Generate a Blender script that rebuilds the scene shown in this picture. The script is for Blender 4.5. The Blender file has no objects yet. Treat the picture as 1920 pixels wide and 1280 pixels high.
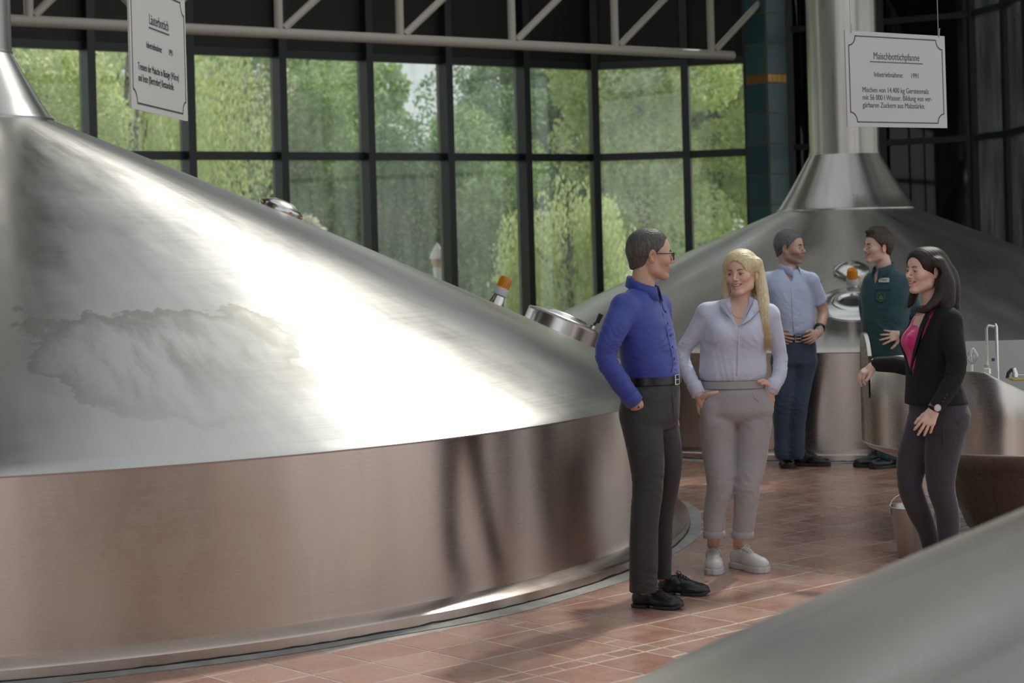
import bpy, bmesh, math, random
import numpy as np
from mathutils import Vector, Matrix
random.seed(7); np.random.seed(7)
PI = math.pi
sc = bpy.context.scene
C = sc.collection

# ------------------------------------------------------------------ camera
F, PX, PY, HC = 3600.0, 960.0, 456.0, 1.75
ROLL = math.radians(1.55); CR, SR = math.cos(ROLL), math.sin(ROLL)
cam_d = bpy.data.cameras.new('camera'); cam = bpy.data.objects.new('camera', cam_d); C.objects.link(cam)
cam_d.sensor_width = 36.0; cam_d.lens = F/1920*36; cam_d.shift_y = -(640-PY)/1920
cam.matrix_world = Matrix.Translation((0, 0, HC)) @ Matrix.Rotation(PI/2, 4, 'X') @ Matrix.Rotation(-ROLL, 4, 'Z')
cam_d.clip_start = .1; cam_d.clip_end = 400
cam_d.dof.use_dof = True; cam_d.dof.focus_distance = 9.8; cam_d.dof.aperture_fstop = 3.6
sc.camera = cam
def at(px, py, Y):
    "point that the photograph shows at (px, py), standing Y metres ahead of the camera"
    dx, dy = px-PX, py-PY
    return Vector(((dx*CR-dy*SR)/F*Y, Y, HC-(dx*SR+dy*CR)/F*Y))
# ------------------------------------------------------------------ light
sc.view_settings.view_transform = 'Standard'; sc.view_settings.look = 'None'
sc.view_settings.exposure = 0.28; sc.view_settings.gamma = 1; sc.view_settings.use_curve_mapping = False
w = bpy.data.worlds.new('sky'); sc.world = w; w.use_nodes = True
bg = w.node_tree.nodes['Background']; bg.inputs[0].default_value = (.93, .97, 1, 1); bg.inputs[1].default_value = .80
sd = bpy.data.lights.new('sun', 'SUN'); sd.energy = 2.3; sd.angle = math.radians(2.6); sd.color = (1, .95, .86)
sun = bpy.data.objects.new('sun', sd); C.objects.link(sun)
sun.rotation_euler = Vector((-.38, -.56, -.73)).to_track_quat('-Z', 'Y').to_euler()
sc.cycles.max_bounces = 8; sc.cycles.transparent_max_bounces = 12
sc.cycles.caustics_reflective = False; sc.cycles.caustics_refractive = False
sc.cycles.use_denoising = True; sc.cycles.sample_clamp_indirect = 4

# ------------------------------------------------------------------ helpers
def tag(o, label=None, cat=None, group=None, kind=None):
    if label: o['label'] = label
    if cat: o['category'] = cat
    if group: o['group'] = group
    if kind: o['kind'] = kind
    return o
def thing(name, label, cat, loc=(0, 0, 0), rz=0, group=None):
    o = bpy.data.objects.new(name, None); C.objects.link(o); o.location = loc; o.rotation_euler = (0, 0, rz)
    o.empty_display_size = .1
    return tag(o, label, cat, group)
def link(name, me, m, parent=None, loc=None):
    o = bpy.data.objects.new(name, me); C.objects.link(o)
    if m is not None and not me.materials: me.materials.append(m)
    if parent is not None: o.parent = parent
    if loc is not None: o.location = loc
    return o
def obj(name, bm, m, parent=None, smooth=False, loc=None):
    me = bpy.data.meshes.new(name); bmesh.ops.recalc_face_normals(bm, faces=bm.faces); bm.to_mesh(me); bm.free()
    if smooth:
        me.polygons.foreach_set('use_smooth', [True]*len(me.polygons))
        if smooth != 'all': me.set_sharp_from_angle(angle=math.radians(38))
    return link(name, me, m, parent, loc)
def bx(bm, x0, x1, y0, y1, z0, z1, M=None):
    vs = [Vector((x, y, z)) for x in (x0, x1) for y in (y0, y1) for z in (z0, z1)]
    if M is not None: vs = [M @ v for v in vs]
    v = [bm.verts.new(p) for p in vs]
    for f in ((0, 1, 3, 2), (4, 6, 7, 5), (0, 4, 5, 1), (2, 3, 7, 6), (0, 2, 6, 4), (1, 5, 7, 3)):
        bm.faces.new([v[i] for i in f])
def frame_of(d):
    d = Vector(d).normalized(); a = Vector((0, 0, 1)) if abs(d.z) < .9 else Vector((1, 0, 0))
    s = d.cross(a).normalized(); return s, d.cross(s).normalized()
def tube(bm, pts, r, n=10, cap=True):
    pts = [Vector(p) for p in pts]; rs = r if isinstance(r, (list, tuple)) else [r]*len(pts)
    rings = []; s = u = None
    for i, p in enumerate(pts):
        d = (pts[min(i+1, len(pts)-1)]-pts[max(i-1, 0)]).normalized()
        if s is None: s, u = frame_of(d)
        else: s = (s-d*s.dot(d)).normalized(); u = d.cross(s)
        rings.append([bm.verts.new(p+rs[i]*(math.cos(2*PI*k/n)*s+math.sin(2*PI*k/n)*u)) for k in range(n)])
    for a, b in zip(rings, rings[1:]):
        for k in range(n): bm.faces.new((a[k], a[(k+1) % n], b[(k+1) % n], b[k]))
    if cap: bm.faces.new(rings[0]); bm.faces.new(rings[-1][::-1])
def lathe(bm, prof, n=96, M=None, close=False):
    rings = []
    for r, z in prof:
        if r < 1e-6:
            p = Vector((0, 0, z)); rings.append([bm.verts.new(M @ p if M else p)]); continue
        ring = []
        for k in range(n):
            p = Vector((r*math.cos(2*PI*k/n), r*math.sin(2*PI*k/n), z))
            ring.append(bm.verts.new(M @ p if M else p))
        rings.append(ring)
    prs = list(zip(rings, rings[1:])) + ([(rings[-1], rings[0])] if close else [])
    for a, b in prs:
        for k in range(n):
            k2 = (k+1) % n
            if len(a) == 1 and len(b) == 1: continue
            if len(a) == 1: bm.faces.new((a[0], b[k2], b[k]))
            elif len(b) == 1: bm.faces.new((a[k], a[k2], b[0]))
            else: bm.faces.new((a[k], a[k2], b[k2], b[k]))

# ------------------------------------------------------------------ materials
def mat(name, col=(.5, .5, .5), rough=.5, metal=0, **kw):
    m = bpy.data.materials.new(name); m.use_nodes = True
    b = m.node_tree.nodes['Principled BSDF']
    b.inputs['Base Color'].default_value = (*col, 1); b.inputs['Roughness'].default_value = rough
    b.inputs['Metallic'].default_value = metal
    for k, v in kw.items(): b.inputs[k.replace('_', ' ')].default_value = v
    return m
class N:
    "small node-tree writer"
    def __init__(s, m): s.t = m.node_tree; s.b = s.t.nodes['Principled BSDF']
    def n(s, typ, **props):
        ins = props.pop('ins', {}); nd = s.t.nodes.new(typ)
        for k, v in props.items(): setattr(nd, k, v)
        for k, v in ins.items():
            if isinstance(v, bpy.types.NodeSocket): s.t.links.new(v, nd.inputs[k])
            else: nd.inputs[k].default_value = v
        return nd
    def l(s, a, b): s.t.links.new(a, b)
    def noise(s, vec, scale, detail=4, rough=.55, dist=0):
        return s.n('ShaderNodeTexNoise', ins={'Vector': vec, 'Scale': scale, 'Detail': detail, 'Roughness': rough, 'Distortion': dist}).outputs['Fac']
    def mapr(s, v, a, b, c, d):
        return s.n('ShaderNodeMapRange', ins={'Value': v, 'From Min': a, 'From Max': b, 'To Min': c, 'To Max': d}).outputs[0]
    def ramp(s, v, stops):
        r = s.n('ShaderNodeValToRGB', ins={'Fac': v}); e = r.color_ramp.elements
        while len(e) < len(stops): e.new(.5)
        for q, (p, c) in zip(e, stops): q.position = p; q.color = (*c, 1)
        return r.outputs[0]
    def mix(s, f, a, b, mode='MIX'):
        m_ = s.n('ShaderNodeMix', data_type='RGBA', blend_type=mode)
        for i, v in ((0, f), (6, a), (7, b)):
            if isinstance(v, bpy.types.NodeSocket): s.l(v, m_.inputs[i])
            else: m_.inputs[i].default_value = (*v, 1) if isinstance(v, tuple) else v
        return m_.outputs[2]
    def math(s, op, a, b=0.0):
        m_ = s.n('ShaderNodeMath', operation=op)
        for i, v in ((0, a), (1, b)):
            if isinstance(v, bpy.types.NodeSocket): s.l(v, m_.inputs[i])
            else: m_.inputs[i].default_value = v
        return m_.outputs[0]
    def bump(s, h, strength, dist):
        b = s.n('ShaderNodeBump', ins={'Height': h, 'Strength': strength, 'Distance': dist})
        s.l(b.outputs[0], s.b.inputs['Normal'])
    def obj(s): return s.n('ShaderNodeTexCoord').outputs['Object']
    def scaled(s, v, sx, sy, sz):
        return s.n('ShaderNodeMapping', ins={'Vector': v, 'Scale': (sx, sy, sz)}).outputs[0]

def steel(name, rough=.3, col=(.62, .61, .59), stain=None, ripple=False, aniso=.65):
    "brushed stainless steel with fine circumferential grain; stain = shape of a wiped, dulled patch"
    m = mat(name, col, rough, 1, Anisotropic=aniso); q = N(m); q.b.inputs['Anisotropic Rotation'].default_value = .25
    tg = q.n('ShaderNodeTangent', direction_type='RADIAL', axis='Z'); q.l(tg.outputs[0], q.b.inputs['Tangent'])
    o = q.obj(); sp = q.n('ShaderNodeSeparateXYZ', ins={0: o})
    ang = q.math('ARCTAN2', sp.outputs[1], sp.outputs[0])
    rad = q.math('SQRT', q.math('ADD', q.math('MULTIPLY', sp.outputs[0], sp.outputs[0]), q.math('MULTIPLY', sp.outputs[1], sp.outputs[1])))
    cv = q.n('ShaderNodeCombineXYZ', ins={0: ang, 1: rad, 2: sp.outputs[2]}).outputs[0]
    grain = q.noise(q.scaled(cv, 1.5, 160, 260), 1, 3, .7)
    cloud = q.noise(q.scaled(cv, 7, 1.3, 1.3), 1, 5, .6)
    vert = q.noise(q.scaled(cv, 40, .6, .8), 1, 3, .6)
    r = q.math('ADD', q.mapr(grain, .3, .7, rough-.02, rough+.03), q.mapr(cloud, .3, .7, -.05, .07))
    c = q.mix(q.mapr(vert, .35, .65, 0, 1), tuple(x*.93 for x in col), col)
    c = q.mix(q.mapr(cloud, .35, .7, 0, .5), c, tuple(x*.90 for x in col))
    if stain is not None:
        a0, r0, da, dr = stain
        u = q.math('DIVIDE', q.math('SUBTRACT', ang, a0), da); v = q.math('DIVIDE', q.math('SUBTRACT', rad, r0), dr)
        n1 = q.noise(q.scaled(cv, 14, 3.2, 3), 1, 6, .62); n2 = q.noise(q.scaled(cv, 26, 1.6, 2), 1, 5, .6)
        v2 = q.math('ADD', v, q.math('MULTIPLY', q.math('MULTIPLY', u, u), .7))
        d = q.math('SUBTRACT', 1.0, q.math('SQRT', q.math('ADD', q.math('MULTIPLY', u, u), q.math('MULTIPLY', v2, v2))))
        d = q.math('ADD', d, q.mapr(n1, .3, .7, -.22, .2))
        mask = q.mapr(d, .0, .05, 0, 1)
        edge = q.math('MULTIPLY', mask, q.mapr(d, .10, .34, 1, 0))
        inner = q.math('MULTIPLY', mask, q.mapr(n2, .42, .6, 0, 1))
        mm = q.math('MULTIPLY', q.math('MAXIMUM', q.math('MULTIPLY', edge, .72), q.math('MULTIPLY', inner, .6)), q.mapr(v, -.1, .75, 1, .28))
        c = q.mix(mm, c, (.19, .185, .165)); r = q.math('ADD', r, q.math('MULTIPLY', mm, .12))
    q.l(c, q.b.inputs['Base Color']); q.l(r, q.b.inputs['Roughness'])
    if ripple: grain = q.math('ADD', q.math('MULTIPLY', grain, .25), q.math('MULTIPLY', q.math('SINE', q.math('ADD', q.math('MULTIPLY', sp.outputs[2], 300.0), q.math('MULTIPLY', cloud, 5.0))), .5))
    q.bump(grain, .02 if ripple else .012, .0015)
    return m
M = {}
M['steel_small'] = mat('polished_steel', (.62, .61, .59), .22, 1, Anisotropic=.3)
M['steel_dull'] = mat('dull_steel', (.5, .49, .47), .38, 1)
M['black'] = mat('black_rubber', (.012, .012, .013), .45)
M['frame'] = mat('black_window_frame', (.022, .024, .027), .38)
M['bulk'] = mat('dark_bulkhead_paint', (.016, .014, .012), .6)
M['deck'] = mat('pale_ceiling_panels', (.26, .235, .20), .7)
M['cream'] = mat('cream_truss_paint', (.50, .45, .38), .42)
M['white'] = mat('white_plastic', (.62, .61, .59), .45)
M['wire'] = mat('steel_wire', (.4, .38, .33), .4, .8)
M['sign'] = mat('white_sign_board', (.50, .495, .485), .42)
M['ink'] = mat('dark_green_ink', (.012, .05, .035), .5)
M['print'] = mat('black_ink', (.035, .04, .045), .5)
def mk_amber():
    m = mat('amber_lens', (.72, .27, .008), .12, 0, Transmission_Weight=.35, IOR=1.45)
    m.node_tree.nodes['Principled BSDF'].inputs['Emission Color'].default_value = (1, .4, .02, 1)
    m.node_tree.nodes['Principled BSDF'].inputs['Emission Strength'].default_value = .03
    return m
M['amber'] = mk_amber()
def mk_glass():
    m = bpy.data.materials.new('window_glass'); m.use_nodes = True; t = m.node_tree; t.nodes.clear()
    o = t.nodes.new('ShaderNodeOutputMaterial'); tr = t.nodes.new('ShaderNodeBsdfTransparent'); gl = t.nodes.new('ShaderNodeBsdfGlossy')
    df = t.nodes.new('ShaderNodeBsdfTranslucent'); df.inputs[0].default_value = (.75, .8, .78, 1)
    tr.inputs[0].default_value = (.91, .94, .91, 1); gl.inputs['Roughness'].default_value = .01
    fr = t.nodes.new('ShaderNodeFresnel'); fr.inputs[0].default_value = 1.5
    mx = t.nodes.new('ShaderNodeMixShader'); m2 = t.nodes.new('ShaderNodeMixShader')
    tc = t.nodes.new('ShaderNodeTexCoord'); mp = t.nodes.new('ShaderNodeMapping'); mp.inputs['Scale'].default_value = (5, 5, .8)
    ns = t.nodes.new('ShaderNodeTexNoise'); ns.inputs['Scale'].default_value = 1.6; ns.inputs['Detail'].default_value = 6
    mr = t.nodes.new('ShaderNodeMapRange'); mr.inputs[1].default_value = .40; mr.inputs[2].default_value = .8; mr.inputs[3].default_value = .07; mr.inputs[4].default_value = .22
    L = t.links.new
    L(tc.outputs['Object'], mp.inputs[0]); L(mp.outputs[0], ns.inputs['Vector']); L(ns.outputs[0], mr.inputs[0])
    L(mr.outputs[0], m2.inputs[0]); L(tr.outputs[0], m2.inputs[1]); L(df.outputs[0], m2.inputs[2])
    L(fr.outputs[0], mx.inputs[0]); L(m2.outputs[0], mx.inputs[1]); L(gl.outputs[0], mx.inputs[2]); L(mx.outputs[0], o.inputs[0])
    return m
M['glass'] = mk_glass()
def mk_clear():
    m = bpy.data.materials.new('roof_glass'); m.use_nodes = True; t = m.node_tree; t.nodes.clear()
    o = t.nodes.new('ShaderNodeOutputMaterial'); tr = t.nodes.new('ShaderNodeBsdfTransparent'); tr.inputs[0].default_value = (.90, .91, .91, 1)
    t.links.new(tr.outputs[0], o.inputs[0]); return m
M['clear'] = mk_clear()
M['dark_glass'] = mat('dark_glass', (.004, .006, .009), .03, 0, IOR=1.42)
def mk_tile():
    m = mat('terracotta_tile', (.3, .1, .05), .3, Specular_IOR_Level=.6); q = N(m); o = q.obj()
    rnd = q.n('ShaderNodeObjectInfo').outputs['Random']
    geo = q.n('ShaderNodeNewGeometry').outputs['Random Per Island']
    gp = q.n('ShaderNodeNewGeometry').outputs['Position']
    rr = q.math('FRACT', q.math('ADD', rnd, geo))
    c = q.ramp(rr, [(0, (.37, .175, .12)), (.3, (.44, .235, .17)), (.6, (.33, .155, .11)), (.85, (.48, .28, .21)), (1, (.39, .19, .13))])
    n1 = q.noise(gp, 5, 5, .6); n2 = q.noise(gp, 45, 3, .6)
    c = q.mix(q.mapr(n1, .35, .7, 0, .55), c, (.50, .36, .29)); c = q.mix(q.mapr(n2, .4, .65, 0, .3), c, (.22, .10, .07))
    q.l(c, q.b.inputs['Base Color']); q.l(q.mapr(n1, .3, .7, .2, .38), q.b.inputs['Roughness']); q.bump(n2, .15, .002)
    return m
M['tile'] = mk_tile()
def mk_grout():
    m = mat('grout', (.42, .37, .33), .7); q = N(m); n = q.noise(q.n('ShaderNodeNewGeometry').outputs['Position'], 9, 5)
    q.l(q.mix(q.mapr(n, .3, .7, 0, 1), (.38, .33, .29), (.56, .50, .45)), q.b.inputs['Base Color']); return m
M['grout'] = mk_grout()
def mk_cement():
    m = mat('cement_fillet', (.34, .33, .31), .8); q = N(m); n = q.noise(q.obj(), 7, 6, .65)
    q.l(q.mix(q.mapr(n, .3, .7, 0, 1), (.24, .23, .21), (.42, .41, .385)), q.b.inputs['Base Color']); q.bump(n, .4, .02); return m
M['cement'] = mk_cement()

# ------------------------------------------------------------------ floor
T1, R1 = Vector((-3.40, 12.15)), 4.46         # lauter tun
T2, R2 = Vector((3.13, 17.95)), 3.28          # mash tun
T3, R3 = Vector((3.04, 2.47)), 3.28           # near vessel, lower right
bm = bmesh.new(); bx(bm, -11, 12, -6, 27, -.12, -.0014)
floor = tag(obj('floor', bm, M['grout']), kind='structure')
ANG = math.radians(90-48.5)                   # direction of the long joints
ux, uy = Vector((math.cos(ANG), math.sin(ANG))), Vector((-math.sin(ANG), math.cos(ANG)))
def strip(n0, n1, per=6, big=.305, small=.105):
    out = []; p = n0*(per*big+small)
    for k in range(n0, n1):
        for j in range(per): out.append((p, p+big, 0)); p += big
        out.append((p, p+small, 1)); p += small
    return out
cells = []
for a0, a1, sa in strip(-8, 18):
    for b0, b1, sb in strip(-14, 14):
        n = (2 if sb and not sa else 1) ; k = (2 if sa and not sb else 1)
        for i in range(k if sa else (2 if sb else 1)):
            pass
        if sa and sb: subs = [(a0, a1, b0, b1)]
        elif sa: h = (b0+b1)/2; subs = [(a0, a1, b0, h), (a0, a1, h, b1)]
        elif sb: h = (a0+a1)/2; subs = [(a0, h, b0, b1), (h, a1, b0, b1)]
        else: subs = [(a0, a1, b0, b1)]
        for s in subs:
            c = ux*((s[0]+s[1])/2+.10)+uy*((s[2]+s[3])/2+.07)
            if not (-7 < c.x < 8.5 and -1.5 < c.y < 25): continue
            if (c-T1).length < R1-.02 or (c-T2).length < R2-.1 or (c-T3).length < R3-.2: continue
            cells.append((c, s[1]-s[0], s[3]-s[2]))
def in_view(c):
    if c.y < 7: return False
    d = Vector((c.x/c.y*F, HC/c.y*F)); px = PX+d.x*CR+d.y*SR; py = PY-d.x*SR+d.y*CR
    if not (-40 < px < 1960 and py < 1330): return False
    if py > 1280-(px-1160)*.47+50 and px > 1130: return False
    if c.x < 1 and (c-T1).length < R1+.05: return False
    if c.y > 15.5 or (px < 1270 and py < 1010): return False
    return True
vis = sorted([c for c in cells if in_view(c[0])], key=lambda c: c[0].length-(.6 if c[1]*c[2] > .05 else 0))
near = vis[:300]; nid = {id(c) for c in near}
JG = .0052; tmesh = {}
def tile_mesh(a, b):
    key = (round(a, 3), round(b, 3))
    if key not in tmesh:
        bm = bmesh.new(); x, y, ch = a/2-JG, b/2-JG, .0025
        lo = [bm.verts.new((sx*x, sy*y, z)) for z in (-.004,) for sx, sy in ((-1, -1), (1, -1), (1, 1), (-1, 1))]
        mi = [bm.verts.new((sx*x, sy*y, -.0009)) for sx, sy in ((-1, -1), (1, -1), (1, 1), (-1, 1))]
        hi = [bm.verts.new((sx*(x-ch), sy*(y-ch), 0)) for sx, sy in ((-1, -1), (1, -1), (1, 1), (-1, 1))]
        for A, B in ((lo, mi), (mi, hi)):
            for k in range(4): bm.faces.new((A[k], A[(k+1) % 4], B[(k+1) % 4], B[k]))
        bm.faces.new(hi)
        me = bpy.data.meshes.new('tile'); bm.to_mesh(me); bm.free(); me.materials.append(M['tile']); tmesh[key] = me
    return tmesh[key]
for c, a, b in near:
    o = bpy.data.objects.new('tile', tile_mesh(a, b)); C.objects.link(o); o.parent = floor
    o.location = (c.x, c.y, random.uniform(-.0006, .0006)); o.rotation_euler = (random.uniform(-.0012, .0012), random.uniform(-.0012, .0012), ANG)
bm = bmesh.new()
for cell in cells:
    if id(cell) in nid: continue
    c, a, b = cell; x, y = a/2-JG, b/2-JG
    v = [bm.verts.new((*(c+ux*sx*x+uy*sy*y), z)) for z in (-.006, 0) for sx, sy in ((-1, -1), (1, -1), (1, 1), (-1, 1))]
    bm.faces.new(v[4:])
    for k in range(4): bm.faces.new((v[k], v[(k+1) % 4], v[4+(k+1) % 4], v[4+k]))
o = obj('tiles_beyond', bm, M['tile'], floor); o['kind'] = 'stuff'

# ------------------------------------------------------------------ glass front and its bulkhead
W = [at(-180, 300, 18.9), at(-20, 300, 19.4)]
W = [Vector((p.x, p.y)) for p in W]
A0, A1 = Vector((-5.1, 19.55)), Vector((1.05, 24.0)); dA = (A1-A0).normalized()
def on_line(P, d, px, py=300):
    "where the sight line through (px,py) meets the upright plane through P along d"
    r = at(px, py, 1.0); r = Vector((r.x, 1.0)); det = r.x*(-d.y)+d.x*r.y
    t = (P.x*(-d.y)+d.x*P.y)/det; return r*t
left_px = [-190, -10, 165, 350, 522, 685, 833, 978]
pts = [on_line(A0, dA, p) for p in left_px] + [A1]
B1 = at(1290, 300, 23.8); B2 = at(1408, 300, 23.6)
right_pts = [A1, Vector((B1.x, B1.y)), Vector((B2.x, B2.y))]
ZS, ZT, ZM, ZR = .80, 3.93, 2.79, 5.15
def facet_M(a, b):
    d = (b-a).normalized(); n = Vector((-d.y, d.x))
    return Matrix(((d.x, n.x, 0, a.x), (d.y, n.y, 0, a.y), (0, 0, 1, 0), (0, 0, 0, 1))), (b-a).length
wi = 0
wall_b = bpy.data.objects.new('wall_back', None); C.objects.link(wall_b); tag(wall_b, kind='structure')
allp = pts + right_pts[1:]
for i, (a, b) in enumerate(zip(allp, allp[1:])):
    Mx, L = facet_M(a, b); wi += 1
    root = bpy.data.objects.new('window_%d' % wi, None); C.objects.link(root); tag(root, kind='structure')
    root.matrix_world = Mx
    for z in (ZS, ZM, ZT):
        bm = bmesh.new(); bx(bm, .02, L-.02, -.05, .05, z-.045, z+.045); obj('transom', bm, M['frame'], root)
    for z0, z1 in ((ZS+.045, ZM-.045), (ZM+.045, ZT-.045)):
        bm = bmesh.new(); bx(bm, .03, L-.03, -.008, .008, z0, z1); obj('pane', bm, M['glass'], root)
    bm = bmesh.new(); bx(bm, 0, L, -.07, .07, -.12, ZS-.046, Mx); obj('parapet_panel', bm, M['bulk'], wall_b)
    bm = bmesh.new(); bx(bm, .035, L-.035, -.03, .05, ZT+.05, ZR, Mx); obj('bulkhead_panel', bm, M['bulk'], wall_b)
for i, p in enumerate(allp):
    q = allp[min(i+1, len(allp)-1)]; a = allp[max(i-1, 0)]; Mx, L = facet_M(p, p+(q-a).normalized())
    bm = bmesh.new(); bx(bm, -.045, .045, -.16, .06, -.1, ZR, Mx); obj('mullion', bm, M['frame'], wall_b)
# tiled corner column
cc = at(1441, 300, 22.4); col = tag(bpy.data.objects.new('column_1', None), kind='structure'); C.objects.link(col); col['kind'] = 'structure'
col.location = (cc.x, cc.y, 0); col.rotation_euler = (0, 0, math.radians(38))
def mk_teal():
    m = mat('teal_glazed_tile', (.02, .07, .08), .18); q = N(m); r = q.n('ShaderNodeObjectInfo').outputs['Random']
    q.l(q.ramp(r, [(0, (.035, .085, .10)), (.5, (.05, .115, .13)), (1, (.07, .14, .155))]), q.b.inputs['Base Color']); return m
M['teal'] = mk_teal(); M['gold'] = mat('gold_mosaic', (.42, .22, .06), .25, .6); M['col_grout'] = mat('pale_column_joint', (.22, .18, .12), .6)
S = .165
bm = bmesh.new(); bx(bm, -S, S, -S, S, 0, 7); obj('core', bm, M['col_grout'], col)
tm = bmesh.new(); bx(tm, -.155, .155, -.006, .006, -.17, .17); tmm = bpy.data.meshes.new('column_tile'); bmesh.ops.recalc_face_normals(tm, faces=tm.faces); tm.to_mesh(tmm); tm.free(); tmm.materials.append(M['teal'])
gm = bmesh.new(); bx(gm, -.035, .035, -.006, .006, -.045, .045); gmm = bpy.data.meshes.new('gold_tile'); bmesh.ops.recalc_face_normals(gm, faces=gm.faces); gm.to_mesh(gmm); gm.free(); gmm.materials.append(M['gold'])
for sx, sy, rz in ((0, -1, 0), (-1, 0, PI/2), (1, 0, PI/2)):
    z = .18
    for k in range(20):
        if k == 10:
            for j in range(4):
                o = link('gold_tile', gmm, None, col, (sx*(S+.004)+(0 if sx else -.117+.078*j), sy*(S+.004)+(0 if sy else -.117+.078*j), z-.12)); o.rotation_euler = (0, 0, rz)
            z += .107
        o = link('column_tile', tmm, None, col, (sx*(S+.004), sy*(S+.004), z)); o.rotation_euler = (0, 0, rz); z += .352
# glazed wall on the left, outside the frame but mirrored in the dark glass and the steel
wall_l = tag(bpy.data.objects.new('wall_left', None), kind='structure'); C.objects.link(wall_l); wall_l['kind'] = 'structure'
LW = [Vector((-9.2, -5.8+2.15*k)) for k in range(12)]
for i, (a, b) in enumerate(zip(LW, LW[1:])):
    Mx, L = facet_M(a, b); wi += 1
    root = bpy.data.objects.new('window_%d' % wi, None); C.objects.link(root); tag(root, kind='structure'); root.matrix_world = Mx
    for z in (ZS, ZM, ZT): bm = bmesh.new(); bx(bm, .02, L-.02, -.05, .05, z-.045, z+.045); obj('transom', bm, M['frame'], root)
    for z0, z1 in ((ZS+.045, ZM-.045), (ZM+.045, ZT-.045)): bm = bmesh.new(); bx(bm, .04, L-.04, -.008, .008, z0, z1); obj('pane', bm, M['glass'], root)
    bm = bmesh.new(); bx(bm, 0, L, -.07, .07, -.12, ZS-.046, Mx); obj('parapet_panel', bm, M['bulk'], wall_l)
    bm = bmesh.new(); bx(bm, .035, L-.035, -.03, .05, ZT+.05, 7.2, Mx); obj('bulkhead_panel', bm, M['bulk'], wall_l)
    bm = bmesh.new(); bx(bm, -.05, .05, -.1, .1, -.1, 7.2, Mx); obj('mullion', bm, M['frame'], wall_l)
# dark glass side wall, right of the column
def glass_run(name, P, heights, z1, clear=()):
    global wi
    for gi, (a, b) in enumerate(zip(P, P[1:])):
        Mx, L = facet_M(a, b); wi += 1
        root = tag(bpy.data.objects.new('window_%d' % wi, None), kind='structure'); C.objects.link(root); root['kind'] = 'structure'; root.matrix_world = Mx
        hs = [0]+heights+[z1]
        for z in heights:
            bm = bmesh.new(); bx(bm, 0, L, -.05, .04, z-.035, z+.035); obj('transom', bm, M['frame'], root)
        for h0, h1 in zip(hs, hs[1:]):
            bm = bmesh.new(); n = 6
            for k in range(n+1):   # slightly bowed panes
                x = .04+(L-.08)*k/n; bow = .03*math.sin(PI*k/n)
                bm.verts.new((x, -bow, h0+.03)); bm.verts.new((x, -bow, h1-.03)); bm.verts.new((x, -bow+.02, h0+.03)); bm.verts.new((x, -bow+.02, h1-.03))
            bm.verts.ensure_lookup_table(); v = bm.verts
            for k in range(n):
                i = 4*k; j = i+4
                bm.faces.new((v[i], v[j], v[j+1], v[i+1])); bm.faces.new((v[i+2], v[i+3], v[j+3], v[j+2])); bm.faces.new((v[i], v[i+2], v[j+2], v[j])); bm.faces.new((v[i+1], v[j+1], v[j+3], v[i+3]))
            bm.faces.new((v[0], v[1], v[3], v[2])); e = 4*n; bm.faces.new((v[e], v[e+2], v[e+3], v[e+1]))
            obj('pane', bm, M['glass'] if gi in clear else M['dark_glass'], root, smooth=True)
    wr = tag(bpy.data.objects.new(name, None), kind='structure'); C.objects.link(wr); wr['kind'] = 'structure'
    for p in P:
        bm = bmesh.new(); bx(bm, p.x-.055, p.x+.055, p.y-.09, p.y+.06, 0, z1); obj('mullion', bm, M['frame'], wr)
    return wr
g = [at(1482, 300, 23.4), at(1525, 300, 23.2), at(1652, 300, 22.8), at(1829, 300, 22.2), at(1893, 300, 21.4), at(1935, 300, 20.4), at(2010, 300, 18.5), at(2150, 300, 15.5)]
wall_r = glass_run('wall_right', [Vector((p.x, p.y)) for p in g], [2.82, 4.25], 7.0, clear=(3, 4, 5, 6))  # clear pane shows modelled reflections; unseen panes made clear to brighten the rear cone
bm = bmesh.new(); bx(bm, 3.2, 5.85, 24.6, 24.8, 0, 7); obj('backing', bm, M['bulk'], wall_r)

# ------------------------------------------------------------------ unseen roof: dark deck at the left, glazed bays between deep beams
bm = bmesh.new(); bx(bm, -9.4, -2.4, -2, 24, 7.0, 7.25); bx(bm, -2.4, 12, 19.6, 24, 7.0, 7.25); bx(bm, 3.6, 12, 15.6, 18.4, 7.0, 7.24); roof = tag(obj('ceiling', bm, M['deck']), kind='structure')  # unseen slabs: right one added to shade the floor, rear one to dim reflections
ys_ = (-2, 4.5, 15.5, 18.4, 19.6); xs_ = (-2.4, 3.6, 7.8, 12)
for y in ys_:
    bm = bmesh.new(); bx(bm, -2.4, 12, y-.10, y+.10, 6.85, 7.25); obj('roof_beam', bm, M['bulk'], roof)
for x in xs_:
    bm = bmesh.new(); bx(bm, x-.06, x+.06, -2, 19.6, 6.95, 7.2); obj('rafter', bm, M['bulk'], roof)
for x0, x1 in zip(xs_, xs_[1:]):
    for y0, y1 in ((-2, 4.5), (4.5, 15.5), (15.5, 18.4), (18.4, 19.6)):
        if y0 == 15.5 and x0 > 3: continue
        bm = bmesh.new(); bx(bm, x0+.06, x1-.06, y0+.1, y1-.1, 7.19, 7.2); obj('roof_pane', bm, M['clear'], roof)

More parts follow.
